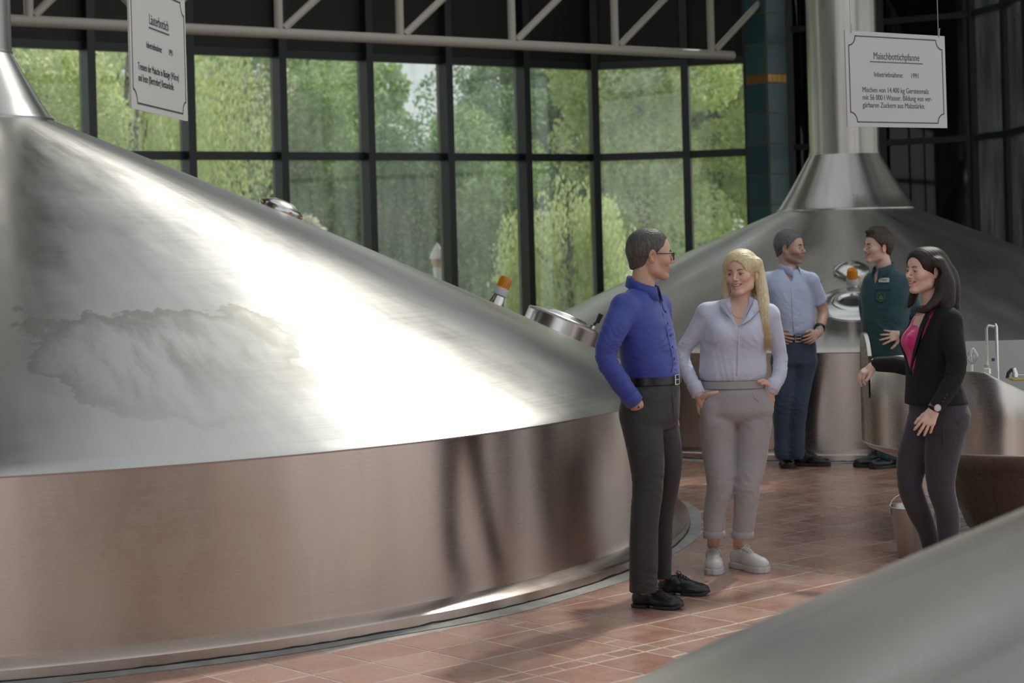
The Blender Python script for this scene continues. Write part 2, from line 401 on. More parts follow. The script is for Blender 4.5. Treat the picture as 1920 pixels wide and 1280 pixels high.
# ------------------------------------------------------------------ cream tube truss
tr = thing('roof_truss', 'long cream painted steel tube truss running above the windows', 'truss')
L0, L1 = at(-150, 31, 16.4), at(1374, 104, 22.0); zc = (L0.z+L1.z)/2; L0.z = L1.z = 3.83
bm = bmesh.new(); tube(bm, [L0, L1], .052, 16); obj('bottom_chord', bm, M['cream'], tr, smooth=True)
dT = (L1-L0); T0 = L0.copy(); up = Vector((0, 0, 1.15))
bm = bmesh.new(); tube(bm, [L0+up, L1+up+dT.normalized()*.5], .052, 16); obj('top_chord', bm, M['cream'], tr, smooth=True)
P0, d2 = Vector((L0.x, L0.y)), Vector((dT.x, dT.y)).normalized()
nodes = [on_line(P0, d2, p, 70) for p in (55, 285, 523, 750, 960, 1153, 1333)]
nodes = [Vector((p.x, p.y, 3.83)) for p in nodes]
for i, p in enumerate(nodes):
    bm = bmesh.new(); tube(bm, [p, p+up], .043, 14); obj('upright', bm, M['cream'], tr, smooth=True)
    q = (nodes[i+1] if i+1 < len(nodes) else p+(nodes[-1]-nodes[-2]))+up
    bm = bmesh.new(); tube(bm, [p+(q-p)*.04, q], .038, 14); obj('diagonal', bm, M['cream'], tr, smooth=True)
bm = bmesh.new(); tube(bm, [nodes[1], nodes[0]+up], .038, 14); obj('diagonal', bm, M['cream'], tr, smooth=True)

# ------------------------------------------------------------------ vessels
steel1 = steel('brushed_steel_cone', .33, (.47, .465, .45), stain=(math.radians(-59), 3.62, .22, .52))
steel2 = steel('brushed_steel_plain', .31, (.50, .475, .44))
steelv = steel('brushed_steel_shell', .24, (.57, .50, .455), aniso=.8, ripple=True)
def vessel(name, label, c, R, zs, rs, rc, zc, ztop, m_cone, rim=.835):
    t = thing(name, label, 'brewing vessel', (c.x, c.y, 0))
    Rc = R-.115
    bm = bmesh.new(); lathe(bm, [(R, 0), (R+.0, .055), (R-.012, .066), (Rc-.004, .088), (Rc-.1, .088), (Rc-.1, 0)], 160, close=True); obj('plinth', bm, steelv, t, smooth=True)
    bm = bmesh.new(); lathe(bm, [(Rc, .086), (Rc, rim), (Rc-.02, rim), (Rc-.02, .086)], 160, close=True); obj('shell', bm, steelv, t, smooth=True)
    # cone with rounded knuckle at the rim and a crisp shoulder
    sl = (zs-rim-.05)/(Rc-rs-.06); prof = [(Rc+.004, rim-.004), (Rc+.006, rim+.004)]
    prof += [(Rc-.012, rim+.022), (Rc-.06, rim+.05)]
    for k in range(1, 13):
        f = k/12; r = Rc-.06+(rs-Rc+.06)*f; z = rim+.05+(zs-rim-.05)*f
        z += .035*math.sin(PI*f)*(R/4.4)
        prof.append((r, z))
    bm = bmesh.new(); lathe(bm, prof, 160); obj('cone', bm, m_cone, t, smooth=True)
    bm = bmesh.new(); lathe(bm, [(rs+.004, zs-.004), (rs+.003, zs+.012), (rs-.02, zs+.03)]+[(rs-.02+(rc+.0-rs+.02)*f, zs+.03+(zc-zs-.03)*(f*.9+.1*f*f)) for f in (.25, .5, .75, 1)], 96); obj('collar', bm, m_cone, t, smooth=True)
    bm = bmesh.new(); lathe(bm, [(rc+.004, zc-.01), (rc+.004, zc+.012), (rc-.002, zc+.014), (rc-.002, ztop), (0, ztop)], 96); obj('chimney', bm, m_cone, t, smooth=True)
    bm = bmesh.new()
    n = 200
    for k in range(n):
        a0, a1 = 2*PI*k/n, 2*PI*(k+1)/n
        def rad(a): return R+.075+.018*math.sin(a*9+1)+.012*math.sin(a*23)
        v = [bm.verts.new((r*math.cos(a), r*math.sin(a), z)) for a, r, z in ((a0, R-.02, .012), (a1, R-.02, .012), (a1, rad(a1), .0015), (a0, rad(a0), .0015))]
        bm.faces.new(v)
    bmesh.ops.remove_doubles(bm, verts=bm.verts, dist=1e-4); obj('cement_fillet', bm, M['cement'], t, smooth='all')
    bm = bmesh.new(); rg = random.Random(3)
    pa = []
    for k in range(420):
        a = 2*PI*k/420; pa.append((a, .007+abs(rg.gauss(0, .0025)), .0035+abs(rg.gauss(0, .0015))))
    for (a0, z0, h0), (a1, z1, h1) in zip(pa, pa[1:]+pa[:1]):
        bm.faces.new([bm.verts.new(((R+.0035)*math.cos(a), (R+.0035)*math.sin(a), z)) for a, z in ((a0, z0), (a1, z1), (a1, z1+h1+.002), (a0, z0+h0+.002))])
    obj('perished_sealant', bm, M['black'], t)
    return t
def cone_M(c, R, zs, rs, az, r, rim=.835):
    "frame sitting on the cone at azimuth az and radius r, z along the surface normal, x down the slope"
    Rc = R-.115; f = (Rc-.06-r)/(Rc-.06-rs); z = rim+.05+(zs-rim-.05)*f+.035*math.sin(PI*f)*(R/4.4)
    sl = (zs-rim-.05)/(Rc-.06-rs); e = Vector((math.cos(az), math.sin(az), 0)); n = (e*sl+Vector((0, 0, 1))).normalized()
    x = (e-n*e.dot(n)).normalized(); y = n.cross(x); p = Vector((c.x, c.y, z))+e*r
    return Matrix(((x.x, y.x, n.x, p.x), (x.y, y.y, n.y, p.y), (x.z, y.z, n.z, p.z), (0, 0, 0, 1)))
V1 = (T1, R1, 2.607, .51); V2 = (T2, R2, 1.975, .64)
vessel('lauter_vessel', 'huge low conical stainless steel brewing vessel filling the left of the picture', T1, R1, 2.607, .51, .262, 3.04, 6.94, steel1)
vessel('mash_vessel', 'conical stainless steel vessel with tall chimney behind the people', T2, R2, 1.975, .64, .325, 2.50, 6.94, steel2)
vessel('near_vessel', 'blurred steel vessel cone cutting off the lower right corner', T3, R3, 1.975, .64, .325, 2.50, 6.94, steel2)

# ------------------------------------------------------------------ fittings on the vessels
def fitting_root(name, label, cat, Mx, group=None):
    t = thing(name, label, cat, (0, 0, 0), 0, group); t.matrix_world = Mx; return t
def make_cap(name, label, Mx):
    t = fitting_root(name, label, 'lid', Mx)
    bm = bmesh.new(); lathe(bm, [(.145, -.02), (.15, .0), (.15, .032), (.148, .036), (.072, .078), (0, .084)], 16); obj('lid', bm, M['steel_small'], t, smooth=True)
    bm = bmesh.new(); lathe(bm, [(.12, -.03), (.12, .0), (.15, .0)], 32); obj('neck', bm, M['steel_dull'], t, smooth=True)
    for k in range(8):
        a = 2*PI*(k+.5)/8; e = Vector((math.cos(a), math.sin(a), 0)); bm = bmesh.new()
        tube(bm, [e*.146+Vector((0, 0, .016)), e*.158+Vector((0, 0, .016))], .009, 8); obj('stud', bm, M['brass'], t)
M['brass'] = mat('brass_stud', (.6, .33, .1), .25, 1)
def make_beacon(name, label, Mx):
    t = fitting_root(name, label, 'beacon', Mx)
    bm = bmesh.new(); lathe(bm, [(.062, -.03), (.058, 0), (.04, .075), (0, .075)], 24); obj('stand', bm, M['steel_small'], t, smooth=True)
    bm = bmesh.new(); lathe(bm, [(0, .075), (.052, .075), (.052, .10), (.046, .128), (0, .128)], 24); obj('base', bm, M['white'], t, smooth=True)
    bm = bmesh.new(); lathe(bm, [(.044, .128), (.043, .185), (.036, .205), (0, .209)], 24)
    o = obj('lens', bm, M['amber'], t, smooth=True)
    bm = bmesh.new()
    for k in range(16):
        a = 2*PI*k/16; e = Vector((math.cos(a), math.sin(a), 0)); tube(bm, [e*.0438+Vector((0, 0, .13)), e*.0425+Vector((0, 0, .186))], .0016, 4)
    obj('lens_ribs', bm, M['amber'], t)
def make_hatch(name, label, Mx, grips, sc_=1.0):
    t = fitting_root(name, label, 'manhole', Mx); t.scale = (sc_, sc_, 1.0)
    bm = bmesh.new(); lathe(bm, [(.235, -.06), (.235, .085), (.228, .092), (.222, .092), (.222, -.06)], 72, close=True); obj('collar', bm, M['steel_small'], t, smooth=True)
    bm = bmesh.new(); lathe(bm, [(.232, .088), (.237, .1), (.228, .108), (.145, .124), (.134, .138), (.118, .143), (.100, .138), (.090, .122), (.088, .105), (.22, .09)], 72, close=True); obj('cover_ring', bm, M['steel_small'], t, smooth=True)
    bm = bmesh.new(); lathe(bm, [(.09, .112), (0, .112), ], 48); obj('sight_glass', bm, M['dark_glass'], t)
    for a in grips:
        e = Vector((math.cos(a), math.sin(a), 0)); s = Vector((-e.y, e.x, 0))
        bm = bmesh.new(); tube(bm, [e*.225+Vector((0, 0, .07)), e*.235+Vector((0, 0, .15))], .022, 12)
        tube(bm, [e*.225-s*.03+Vector((0, 0, .1)), e*.225+s*.03+Vector((0, 0, .1))], .012, 8); c = obj('clamp', bm, M['steel_small'], t, smooth=True)
        bm = bmesh.new(); tube(bm, [e*.235+Vector((0, 0, .15)), e*.235+Vector((0, 0, .17)), e*.24-s*.012+Vector((0, 0, .185))], .008, 8)
        tube(bm, [e*.24-s*.012+Vector((0, 0, .18)), e*.235-s*.022+Vector((0, 0, .245))], [.013, .016], 10); obj('grip', bm, M['black'], c, smooth=True)
a1, a2 = math.radians(12), math.radians(-99)
make_cap('lid_cap', 'small steel cap with brass studs high on the left vessel', cone_M(*V1, a1, 1.93))
make_beacon('warning_beacon', 'amber beacon leaning on the slope of the left vessel', cone_M(*V1, a1, 3.35))
make_hatch('manhole', 'round steel manhole at the right edge of the left vessel', cone_M(*V1, a1, 3.78), (.45,), 1.1)
make_cap('lid_cap', 'steel cap on the rear vessel behind the amber beacon', cone_M(*V2, a2, 1.93))
make_beacon('warning_beacon', 'amber beacon on the rear vessel between the two standing men', cone_M(*V2, a2, 2.27))
make_hatch('manhole', 'open round manhole with sight glass between the two rear men', cone_M(*V2, a2, 2.64), (-1.9, -.9), 1.25)

# ------------------------------------------------------------------ hanging signs
def text_obj(s, size, x, y, parent, m, sx=1.0, name='lettering', align='LEFT'):
    cu = bpy.data.curves.new('lettering', 'FONT'); cu.body = s; cu.size = size; cu.align_x = align; cu.extrude = .0006; cu.resolution_u = 4
    tmp = bpy.data.objects.new('lettering', cu); C.objects.link(tmp)
    me = bpy.data.meshes.new_from_object(tmp.evaluated_get(bpy.context.evaluated_depsgraph_get())); bpy.data.objects.remove(tmp)
    o = link(name, me, None, parent); me.materials.clear(); me.materials.append(m); o['kind'] = 'stuff'
    o.location = (x, y, .0045); o.scale = (sx, 1, 1); return o
def sign(label, tl, tr_, h, lines, tilt=0):
    x = (tr_-tl); W_ = x.length; x = x.normalized(); dn = Vector((0, 0, -1)); dn = (dn-x*dn.dot(x)).normalized(); y = -dn; z = x.cross(y)
    o_ = tl+dn*h
    t = thing('hanging_sign', label, 'sign'); t.matrix_world = Matrix(((x.x, y.x, z.x, o_.x), (x.y, y.y, z.y, o_.y), (x.z, y.z, z.z, o_.z), (0, 0, 0, 1)))
    bm = bmesh.new(); bx(bm, 0, W_, 0, h, -.004, .004); obj('board', bm, M['sign'], t)
    m_, r = .028, .055; pts = []
    def arc(cx, cy, a0, a1): return [(cx+r*math.cos(a0+(a1-a0)*k/7), cy+r*math.sin(a0+(a1-a0)*k/7)) for k in range(8)]
    pts += arc(m_, m_, PI/2, 0)+arc(W_-m_, m_, PI, PI/2)+arc(W_-m_, h-m_, -PI/2, -PI)+arc(m_, h-m_, 0, -PI/2)
    bm = bmesh.new(); n = len(pts); hw = .0034; P = [Vector((*p, .0052)) for p in pts]
    for k in range(n):
        a, b = P[k], P[(k+1) % n]; d = (b-a).normalized(); s = Vector((-d.y, d.x, 0))*hw; e = d*hw*.6
        bm.faces.new([bm.verts.new(q) for q in (a-s-e, b-s+e, b+s+e, a+s-e)])
    obj('border_line', bm, M['ink'], t)
    for s, size, fx, fy, sx, al in lines: text_obj(s, size*h, fx*W_, (1-fy)*h, t, M['print'], sx, align=al)
    ul = lines[0]; bm = bmesh.new(); bx(bm, W_*(ul[2]-.27*(h/.55)*(.98 if len(ul[0]) > 13 else .66)), W_*(ul[2]+.27*(h/.55)*(.98 if len(ul[0]) > 13 else .66)), (1-ul[3])*h-.018, (1-ul[3])*h-.013, .0045, .0058); obj('underline', bm, M['print'], t)
    for f in (.06, .94):
        bm = bmesh.new(); tube(bm, [Vector((W_*f, h-.015, 0)), Vector((W_*f, h+.9, .0)), Vector((W_*f, 7.0-o_.z, 0))], .0022, 5); obj('hanger_wire', bm, M['wire'], t)
        bm = bmesh.new(); tube(bm, [Vector((W_*f, h-.012, .006)), Vector((W_*f+.004, h+.012, .005)), Vector((W_*f+.01, h+.035, .002)), Vector((W_*f+.016, h+.045, 0))], .0026, 5); obj('wire_tie', bm, M['wire'], t)
    return t
H_ = .55; D2 = 20.5*H_
tl = at(1583, 57, D2*.973); trr = at(1770, 68, D2*1.02)
sign('white hanging sign board headed Maischbottichpfanne in front of the rear chimney', tl, trr, H_,
     [('Maischbottichpfanne', .108, .5, .285, .82, 'CENTER'), ('Inbetriebnahme:', .076, .27, .47, .92, 'LEFT'), ('1991', .076, .635, .47, .92, 'LEFT'),
      ('Mischen von 14.400 kg Gerstenmalz', .080, .15, .635, .90, 'LEFT'), ('mit 56 000 l Wasser. Bildung von ver-', .080, .15, .715, .90, 'LEFT'), ('gärbaren Zuckern aus Malzstärke.', .080, .15, .795, .90, 'LEFT')])
tl = at(238, -62, 14.3*H_); trr = at(345, 8, 15.86*H_); trr.z = tl.z = (tl.z+trr.z)/2
sign('white hanging sign board headed Läuterbottich seen at a slant, upper left', tl, trr, H_+.005,
     [('Läuterbottich', .115, .5, .32, .85, 'CENTER'), ('Inbetriebnahme:', .072, .27, .51, .9, 'LEFT'), ('1991', .072, .66, .51, .9, 'LEFT'),
      ('Trennen der Maische in flüssige (Würze)', .082, .12, .695, .83, 'LEFT'), ('und feste (Biertreber) Bestandteile.', .082, .12, .78, .83, 'LEFT')])

# ------------------------------------------------------------------ wort collecting vessel at the right
gx = at(1926, 800, 11.25); GC = Vector((gx.x, gx.y, 0)); GR = .955
gt = thing('collecting_vessel', 'round steel collecting vessel with tapering base, behind the woman in the black jacket', 'vessel', GC)
gm_ = steel('brushed_steel_bowl', .25, (.64, .60, .56), aniso=.5)
Z0, Z1_ = .53, .985
def rim_z(a):
    "height of the wall: high round the back and left, cut low on a slant at the front right"
    x, y = math.cos(a)*GR, math.sin(a)*GR
    t_ = (x*.9-y*.45+.02)/.75
    return Z1_-.0 - max(0, min(1, (t_+.02)))*.36
bm = bmesh.new(); n = 128
rows = []
for k in range(n):
    a = 2*PI*k/n; e = Vector((math.cos(a), math.sin(a), 0)); rz_ = rim_z(a); col_ = []
    for r, z in ((.34, .0), (.36, .02), (.40, .12), (.52, .27), (.72, .42), (GR-.03, Z0-.03), (GR, Z0), (GR, Z0+(rz_-Z0)*.5), (GR, rz_-.01), (GR-.004, rz_), (GR-.012, rz_), (GR-.014, rz_-.01), (GR-.014, Z0+.03), (.3, Z0-.08)):
        col_.append(bm.verts.new(e*r+Vector((0, 0, z))))
    rows.append(col_)
for k in range(n):
    A, B = rows[k], rows[(k+1) % n]
    for i in range(len(A)-1): bm.faces.new((A[i], B[i], B[i+1], A[i+1]))
bm.faces.new([r[-1] for r in rows]); obj('bowl', bm, gm_, gt, smooth=True)
bm = bmesh.new(); lathe(bm, [(GR+.001, Z0-.006), (GR+.004, Z0), (GR+.001, Z0+.006)], 128); obj('seam', bm, M['steel_dull'], gt, smooth=True)
# raised splash plate at the left end
bm = bmesh.new()
for k in range(9):
    a = math.radians(176+k*1.6); e = Vector((math.cos(a), math.sin(a), 0)); zt = Z1_+.19*math.sqrt(max(0, 1-((k-4)/4.2)**2))
    for r in (GR+.005, GR-.018): bm.verts.new(e*r+Vector((0, 0, .8))); bm.verts.new(e*r+Vector((0, 0, zt)))
bm.verts.ensure_lookup_table(); v = bm.verts
for k in range(8):
    i, j = 4*k, 4*k+4
    bm.faces.new((v[i], v[j], v[j+1], v[i+1])); bm.faces.new((v[i+2], v[i+3], v[j+3], v[j+2])); bm.faces.new((v[i+1], v[j+1], v[j+3], v[i+3]))
obj('splash_plate', bm, gm_, gt, smooth=True)
M['panel'] = mat('pale_enamel', (.42, .42, .39), .4)
bm = bmesh.new(); bx(bm, -.55, .75, .50, .515, Z0, 1.075); obj('rear_upstand', bm, M['panel'], gt)
bm = bmesh.new(); lathe(bm, [(0, Z0+.22), (GR-.02, Z0+.22)], 64); obj('deck', bm, M['panel'], gt)
# outlet pipes
pp = at(1862, 690, 11.35)-GC
bm = bmesh.new(); b = Vector((at(1851, 686, 11.25)-GC)); top = at(1850, 614, 11.25)-GC
tube(bm, [b, top, top+Vector((.012, 0, .012)), at(1864, 612, 11.25)-GC], .0085, 12)
tube(bm, [at(1870, 690, 11.1)-GC-Vector((0, 0, .1)), at(1868, 612, 11.1)-GC, at(1866, 606, 11.1)-GC], [.0095, .0095, .006], 12)
o = obj('bent_pipe', bm, M['steel_small'], None, smooth=True)
pt = thing('sample_tap', 'thin upright steel sample pipes beside a blue tag on the collecting vessel', 'tap', GC); o.parent = pt
bm = bmesh.new(); lathe(bm, [(.0, 0), (.022, 0), (.022, .03), (.017, .035), (.019, .05), (.0, .05)], 20, Matrix.Translation(b-Vector((0, 0, .045)))); obj('valve_body', bm, M['steel_small'], pt, smooth=True)
q_ = at(1862, 674, 11.15)-GC; bm = bmesh.new(); bx(bm, q_.x-.009, q_.x+.009, q_.y-.002, q_.y+.002, q_.z-.009, q_.z+.009); obj('blue_tag', bm, mat('blue_label', (.02, .10, .24), .4), pt)['label'] = 'small blue square tag'
# hose coil
hc = at(1822, 668, 11.15); bm = bmesh.new()
hk = thing('wire_whisk', 'small wire whisk standing on the collecting vessel behind the black jacket elbow', 'whisk', hc)
for k in range(6):
    a = PI*k/6; e = Vector((math.cos(a), math.sin(a), 0)); pts = [e*.028*math.sin(PI*t/12)+Vector((0, 0, -.055+.095*(1-math.cos(PI*t/24))*1.0)) for t in range(0, 13)]
    pts = [e*(.03*math.sin(PI*t/12))+Vector((.01*t/12, 0, -.05+.10*t/12)) for t in range(13)]
    tube(bm, pts, .0022, 5)
    pts = [-e*(.03*math.sin(PI*t/12))+Vector((.01*t/12, 0, -.05+.10*t/12)) for t in range(13)]; tube(bm, pts, .0022, 5)
obj('wire_loops', bm, M['steel_small'], hk, smooth=True)
bm = bmesh.new(); tube(bm, [Vector((0, 0, -.15)), Vector((0, 0, -.045))], .007, 8); obj('handle', bm, M['steel_small'], hk, smooth=True)
# small spray head and yellow cord near the frame edge
sh = at(1903, 699, 10.95); stp = thing('spray_gun', 'little grey spray nozzle at the right edge of the collecting vessel', 'nozzle', sh)
bm = bmesh.new(); tube(bm, [Vector((-.045, 0, -.03)), Vector((-.038, 0, .0)), Vector((-.02, 0, .02)), Vector((.0, 0, .022))], .0095, 10); obj('hose_stub', bm, M['black'], stp, smooth=True)
bm = bmesh.new(); tube(bm, [Vector((-.008, 0, .03)), Vector((.0, 0, .0)), Vector((.0, -.0, -.022))], [.012, .016, .02], 12); tube(bm, [Vector((0, 0, -.012)), Vector((.06, 0, -.014))], .007, 8); obj('nozzle', bm, M['steel_small'], stp, smooth=True)
yc = [at(1889, 709, 10.9), at(1900, 712, 10.85), at(1925, 711, 10.85), at(1960, 709, 10.85)]
bm = bmesh.new(); tube(bm, yc, [.003, .008, .006, .005], 8); tag(obj('yellow_strap', bm, mat('yellow_strap', (.55, .36, .03), .5), smooth=True), 'thin yellow strap on the collecting vessel beside the spray nozzle', 'strap')

# ------------------------------------------------------------------ bucket
bl = at(1712, 945, 10.35); BC = Vector((bl.x+.0, bl.y, 0))
bt = thing('steel_bucket', 'stainless steel bucket standing on the tiles behind the dark-haired woman', 'bucket', BC)
bm = bmesh.new(); lathe(bm, [(0, .004), (.082, .004), (.084, 0), (.088, .006), (.122, .268), (.128, .27), (.129, .276), (.124, .279), (.119, .274), (.084, .012), (0, .012)], 48); obj('pail', bm, M['steel_dull'], bt, smooth=True)
bm = bmesh.new(); pts = [Vector((-.127*math.cos(PI*t/16), .02*math.sin(PI*t/16), .265+.085*math.sin(PI*t/16))) for t in range(17)]
tube(bm, pts, .0035, 8); obj('handle', bm, M['steel_small'], bt, smooth=True)
for s in (-1, 1):
    bm = bmesh.new(); bx(bm, s*.118-.004, s*.13+.004, -.014, .014, .238, .282); obj('ear', bm, M['steel_small'], bt)

# ------------------------------------------------------------------ outside: lawn, lantern, trees
M['lawn'] = mat('lawn', (.26, .38, .12), .9)
bm = bmesh.new(); bx(bm, -90, 90, 27.5, 140, -.6, -.5); bx(bm, -90, -10, -40, 27.5, -.6, -.5); tag(obj('lawn', bm, M['lawn']), kind='structure')
lt = at(821, 505, 27.8); lp = thing('garden_lantern', 'white garden lantern post with pointed top outside the glass front', 'lantern', (lt.x, lt.y, -.5))
zt = lt.z+.5
M['lwhite'] = mat('white_lantern_paint', (.75, .72, .72), .4)
bm = bmesh.new(); lathe(bm, [(.09, 0), (.05, .2), (.045, zt-.15), (.06, zt-.1), (.075, zt+.02), (.05, zt+.05)], 20); obj('post', bm, M['lwhite'], lp, smooth=True)
bm = bmesh.new(); lathe(bm, [(.05, zt+.05), (.09, zt+.08), (.10, zt+.13), (.09, zt+.15)], 20); obj('bowl', bm, mat('brass_bowl', (.5, .3, .16), .4), lp, smooth=True)
bm = bmesh.new(); lathe(bm, [(.11, zt+.15), (.115, zt+.19), (.06, zt+.3), (.012, zt+.38), (0, zt+.39)], 8); obj('pointed_cap', bm, M['lwhite'], lp)
def leafmat(name, stops, trans=.6):
    m = bpy.data.materials.new(name); m.use_nodes = True; t = m.node_tree; t.nodes.clear(); q = t.nodes; L = t.links.new
    o = q.new('ShaderNodeOutputMaterial'); d = q.new('ShaderNodeBsdfDiffuse'); tr_ = q.new('ShaderNodeBsdfTranslucent'); mx = q.new('ShaderNodeMixShader'); mx.inputs[0].default_value = trans
    g_ = q.new('ShaderNodeNewGeometry'); r = q.new('ShaderNodeValToRGB'); e = r.color_ramp.elements
    while len(e) < len(stops): e.new(.5)
    for k, (p, c) in zip(e, stops): k.position = p; k.color = (*c, 1)
    L(g_.outputs['Random Per Island'], r.inputs[0]); L(r.outputs[0], d.inputs[0]); L(r.outputs[0], tr_.inputs[0]); L(d.outputs[0], mx.inputs[1]); L(tr_.outputs[0], mx.inputs[2]); L(mx.outputs[0], o.inputs[0]); return m
LM = {'green': leafmat('mid_green_leaves', [(0, (.26, .38, .14)), (.5, (.42, .55, .24)), (1, (.60, .70, .38))]),
      'dark': leafmat('deep_green_leaves', [(0, (.15, .26, .12)), (.6, (.28, .41, .21)), (1, (.50, .60, .38))]),
      'yellow': leafmat('yellow_green_leaves', [(0, (.50, .62, .20)), (.5, (.68, .74, .38)), (1, (.84, .84, .58))]),
      'red': leafmat('dull_red_leaves', [(0, (.16, .11, .09)), (1, (.34, .22, .18))]),
      'blossom': leafmat('blossom_leaves', [(0, (.34, .42, .2)), (.5, (.72, .66, .58)), (1, (.85, .76, .74))])}
M['bark'] = mat('bark', (.10, .075, .05), .9)
def tree(label, c, h, rx, rz_, lm, n=14000, leaf=.085, weep=False, blobs=26, seed=1, group=None):
    if leaf < .1: n = int(n*1.6); leaf *= .68
    rg = np.random.default_rng(seed)
    t = thing('willow' if weep else 'tree', label, 'tree', (c[0], c[1], -.5))
    cz = h-rz_
    # clumps over an ellipsoid shell
    u = rg.normal(size=(blobs, 3)); u /= np.linalg.norm(u, axis=1)[:, None]; rad = rg.uniform(.35, .9, blobs)[:, None]
    bc = u*rad*np.array([rx, rx, rz_])+np.array([0, 0, cz]); br = rg.uniform(.22, .4, blobs)*rx
    k = rg.integers(0, blobs, n); d = rg.normal(size=(n, 3)); d /= np.linalg.norm(d, axis=1)[:, None]
    P = bc[k]+d*br[k][:, None]*rg.uniform(.75, 1.08, n)[:, None]
    if weep:
        m_ = n//25; s = rg.integers(0, n, m_); base = P[s]; L_ = rg.uniform(.8, 2.6, m_)
        j = rg.integers(0, m_, n); f = rg.uniform(0, 1, n)
        P = base[j].copy(); P[:, 2] -= f*L_[j]; P[:, :2] += rg.normal(size=(n, 2))*.05+(f[:, None]**.5)*.25*np.sign(P[:, :2])*rg.uniform(.3, 1, (m_, 1))[j]
    P = P[P[:, 2] > .25]; n = len(P)
    a = rg.normal(size=(n, 3)); a /= np.linalg.norm(a, axis=1)[:, None]
    if weep: a = a*.35+np.array([0, 0, -1.0]); a /= np.linalg.norm(a, axis=1)[:, None]
    b = np.cross(a, rg.normal(size=(n, 3))); b /= np.linalg.norm(b, axis=1)[:, None]
    s = leaf*rg.uniform(.6, 1.3, n)[:, None]; w_ = .38 if weep else .6
    V = np.stack([P-a*s, P+b*s*w_, P+a*s, P-b*s*w_], 1).reshape(-1, 3)
    me = bpy.data.meshes.new('foliage'); me.vertices.add(4*n); me.vertices.foreach_set('co', V.ravel().astype(np.float32))
    me.loops.add(4*n); me.loops.foreach_set('vertex_index', np.arange(4*n, dtype=np.int32)); me.polygons.add(n); me.polygons.foreach_set('loop_start', np.arange(0, 4*n, 4, dtype=np.int32)); me.update(); me.validate()
    o = link('foliage', me, lm, t)
    bm = bmesh.new(); tube(bm, [(0, 0, 0), (.05, 0, h*.3), (-.08, .05, h*.62), (0, 0, h*.85)], [.17, .13, .09, .03], 8); obj('trunk', bm, M['bark'], t, smooth=True)
    bm = bmesh.new()
    for q in range(6):
        e = Vector(bc[q % blobs]); tube(bm, [(0, 0, h*(.25+.07*q)), ((e.x)*.5, e.y*.5, (h*(.25+.07*q)+e.z)*.5+.2), e], [.06, .045, .015], 6)
    obj('branches', bm, M['bark'], t, smooth=True)
def tp(px, Y): p = at(px, 400, Y); return (p.x, p.y)
TR = [
 ('pale yellow green tree at the far left edge of the window view', tp(20, 33), 6.6, 2.2, 2.4, 'yellow', False, 24000),
 ('pale willow behind the slanted sign, second from the left', tp(250, 36), 7.0, 2.6, 2.8, 'yellow', True, 24000),
 ('blossoming bush low beside the left vessel cap', tp(590, 30), 2.35, .85, 1.1, 'blossom', False, 7000),
 ('tree with pale blossom right of the slanted sign', tp(385, 40), 6.4, 2.2, 2.5, 'blossom', False, 11000),
 ('tall round tree with bright green crown left of the sky gap', tp(590, 41), 7.9, 2.3, 3.4, 'green', False, 22000),
 ('tall darker tree at left between two willows', tp(455, 47), 8.6, 2.6, 3.6, 'green', False, 18000),
 ('low dark tree under the sky gap', tp(745, 39), 4.6, 1.7, 2.3, 'dark', False, 18000),
 ('broad mid green tree under the sky gap, right of centre', tp(880, 40), 5.0, 1.9, 2.5, 'green', False, 18000),
 ('tall dark tree right of the sky gap', tp(965, 46), 7.9, 2.2, 3.4, 'dark', False, 22000),
 ('tree with dull red leaves right of the dark tree', tp(1085, 50), 7.3, 1.5, 2.3, 'red', False, 10000),
 ('dark green tree standing behind the red-leaved tree', tp(1055, 44), 6.6, 1.7, 3.0, 'dark', False, 16000),
 ('wide yellow green tree behind the man in the blue shirt', tp(1205, 38), 7.2, 2.2, 3.0, 'yellow', False, 30000),
 ('small weeping willow low behind the manhole', tp(1065, 33), 3.1, 1.1, 1.4, 'yellow', True, 16000),
 ('yellow green tree left of the tiled column', tp(1350, 40), 7.4, 1.9, 3.2, 'yellow', False, 20000),
]
for i, (lb, c, h, rx, rz_, lm, wp, n) in enumerate(TR):
    tree(lb, c, h+.5, rx, rz_, LM[lm], n, .075 if wp else .082, wp, 30, seed=i+3)
for i, px in enumerate(range(-150, 1650, 150)):
    tree(['hazy background tree in the far row behind the garden'][0], tp(px, 58), (5.2 if 650 < px < 920 else 8.0)+(i % 3)*.7, 2.6, 3.6, LM['green' if i % 2 else 'dark'], 9000, .15, False, 30, seed=50+i)
for o in [o for o in C.objects if o.get('label', '').startswith('hazy background')]: o['group'] = 'far row of hazy trees'

tree('low green tree standing in for greenery mirrored in the pane right of the rear chimney', tp(1868, 31), 3.3, 1.3, 2.2, LM['green'], 12000, .075, False, 24, seed=91)  # added tree in place of greenery mirrored in the glass
gb = at(1868, 300, 44); gt_ = thing('mirrored_building', 'pale building with dark window bands standing in for a reflection in the pane at the right', 'building', (gb.x, gb.y, -.5))  # added block in place of a building reflected by the pane
M['render_wall'] = mat('pale_render', (.72, .74, .76), .8)
bm = bmesh.new(); bx(bm, -3, 3, 0, 5, 0, 6.4); obj('wall', bm, M['render_wall'], gt_)
bm = bmesh.new(); bx(bm, -3.2, 3.2, -.2, 5.2, 6.4, 6.6); obj('roof', bm, M['frame'], gt_)
for i in range(6):
    bm = bmesh.new(); bx(bm, -2.6+i*.9, -2.25+i*.9, -.06, .0, 3.3, 5.4); w_ = obj('window', bm, M['frame'], gt_)
    bm = bmesh.new(); bx(bm, -2.57+i*.9, -2.28+i*.9, -.075, -.06, 3.35, 5.35); obj('pane', bm, M['dark_glass'], w_)
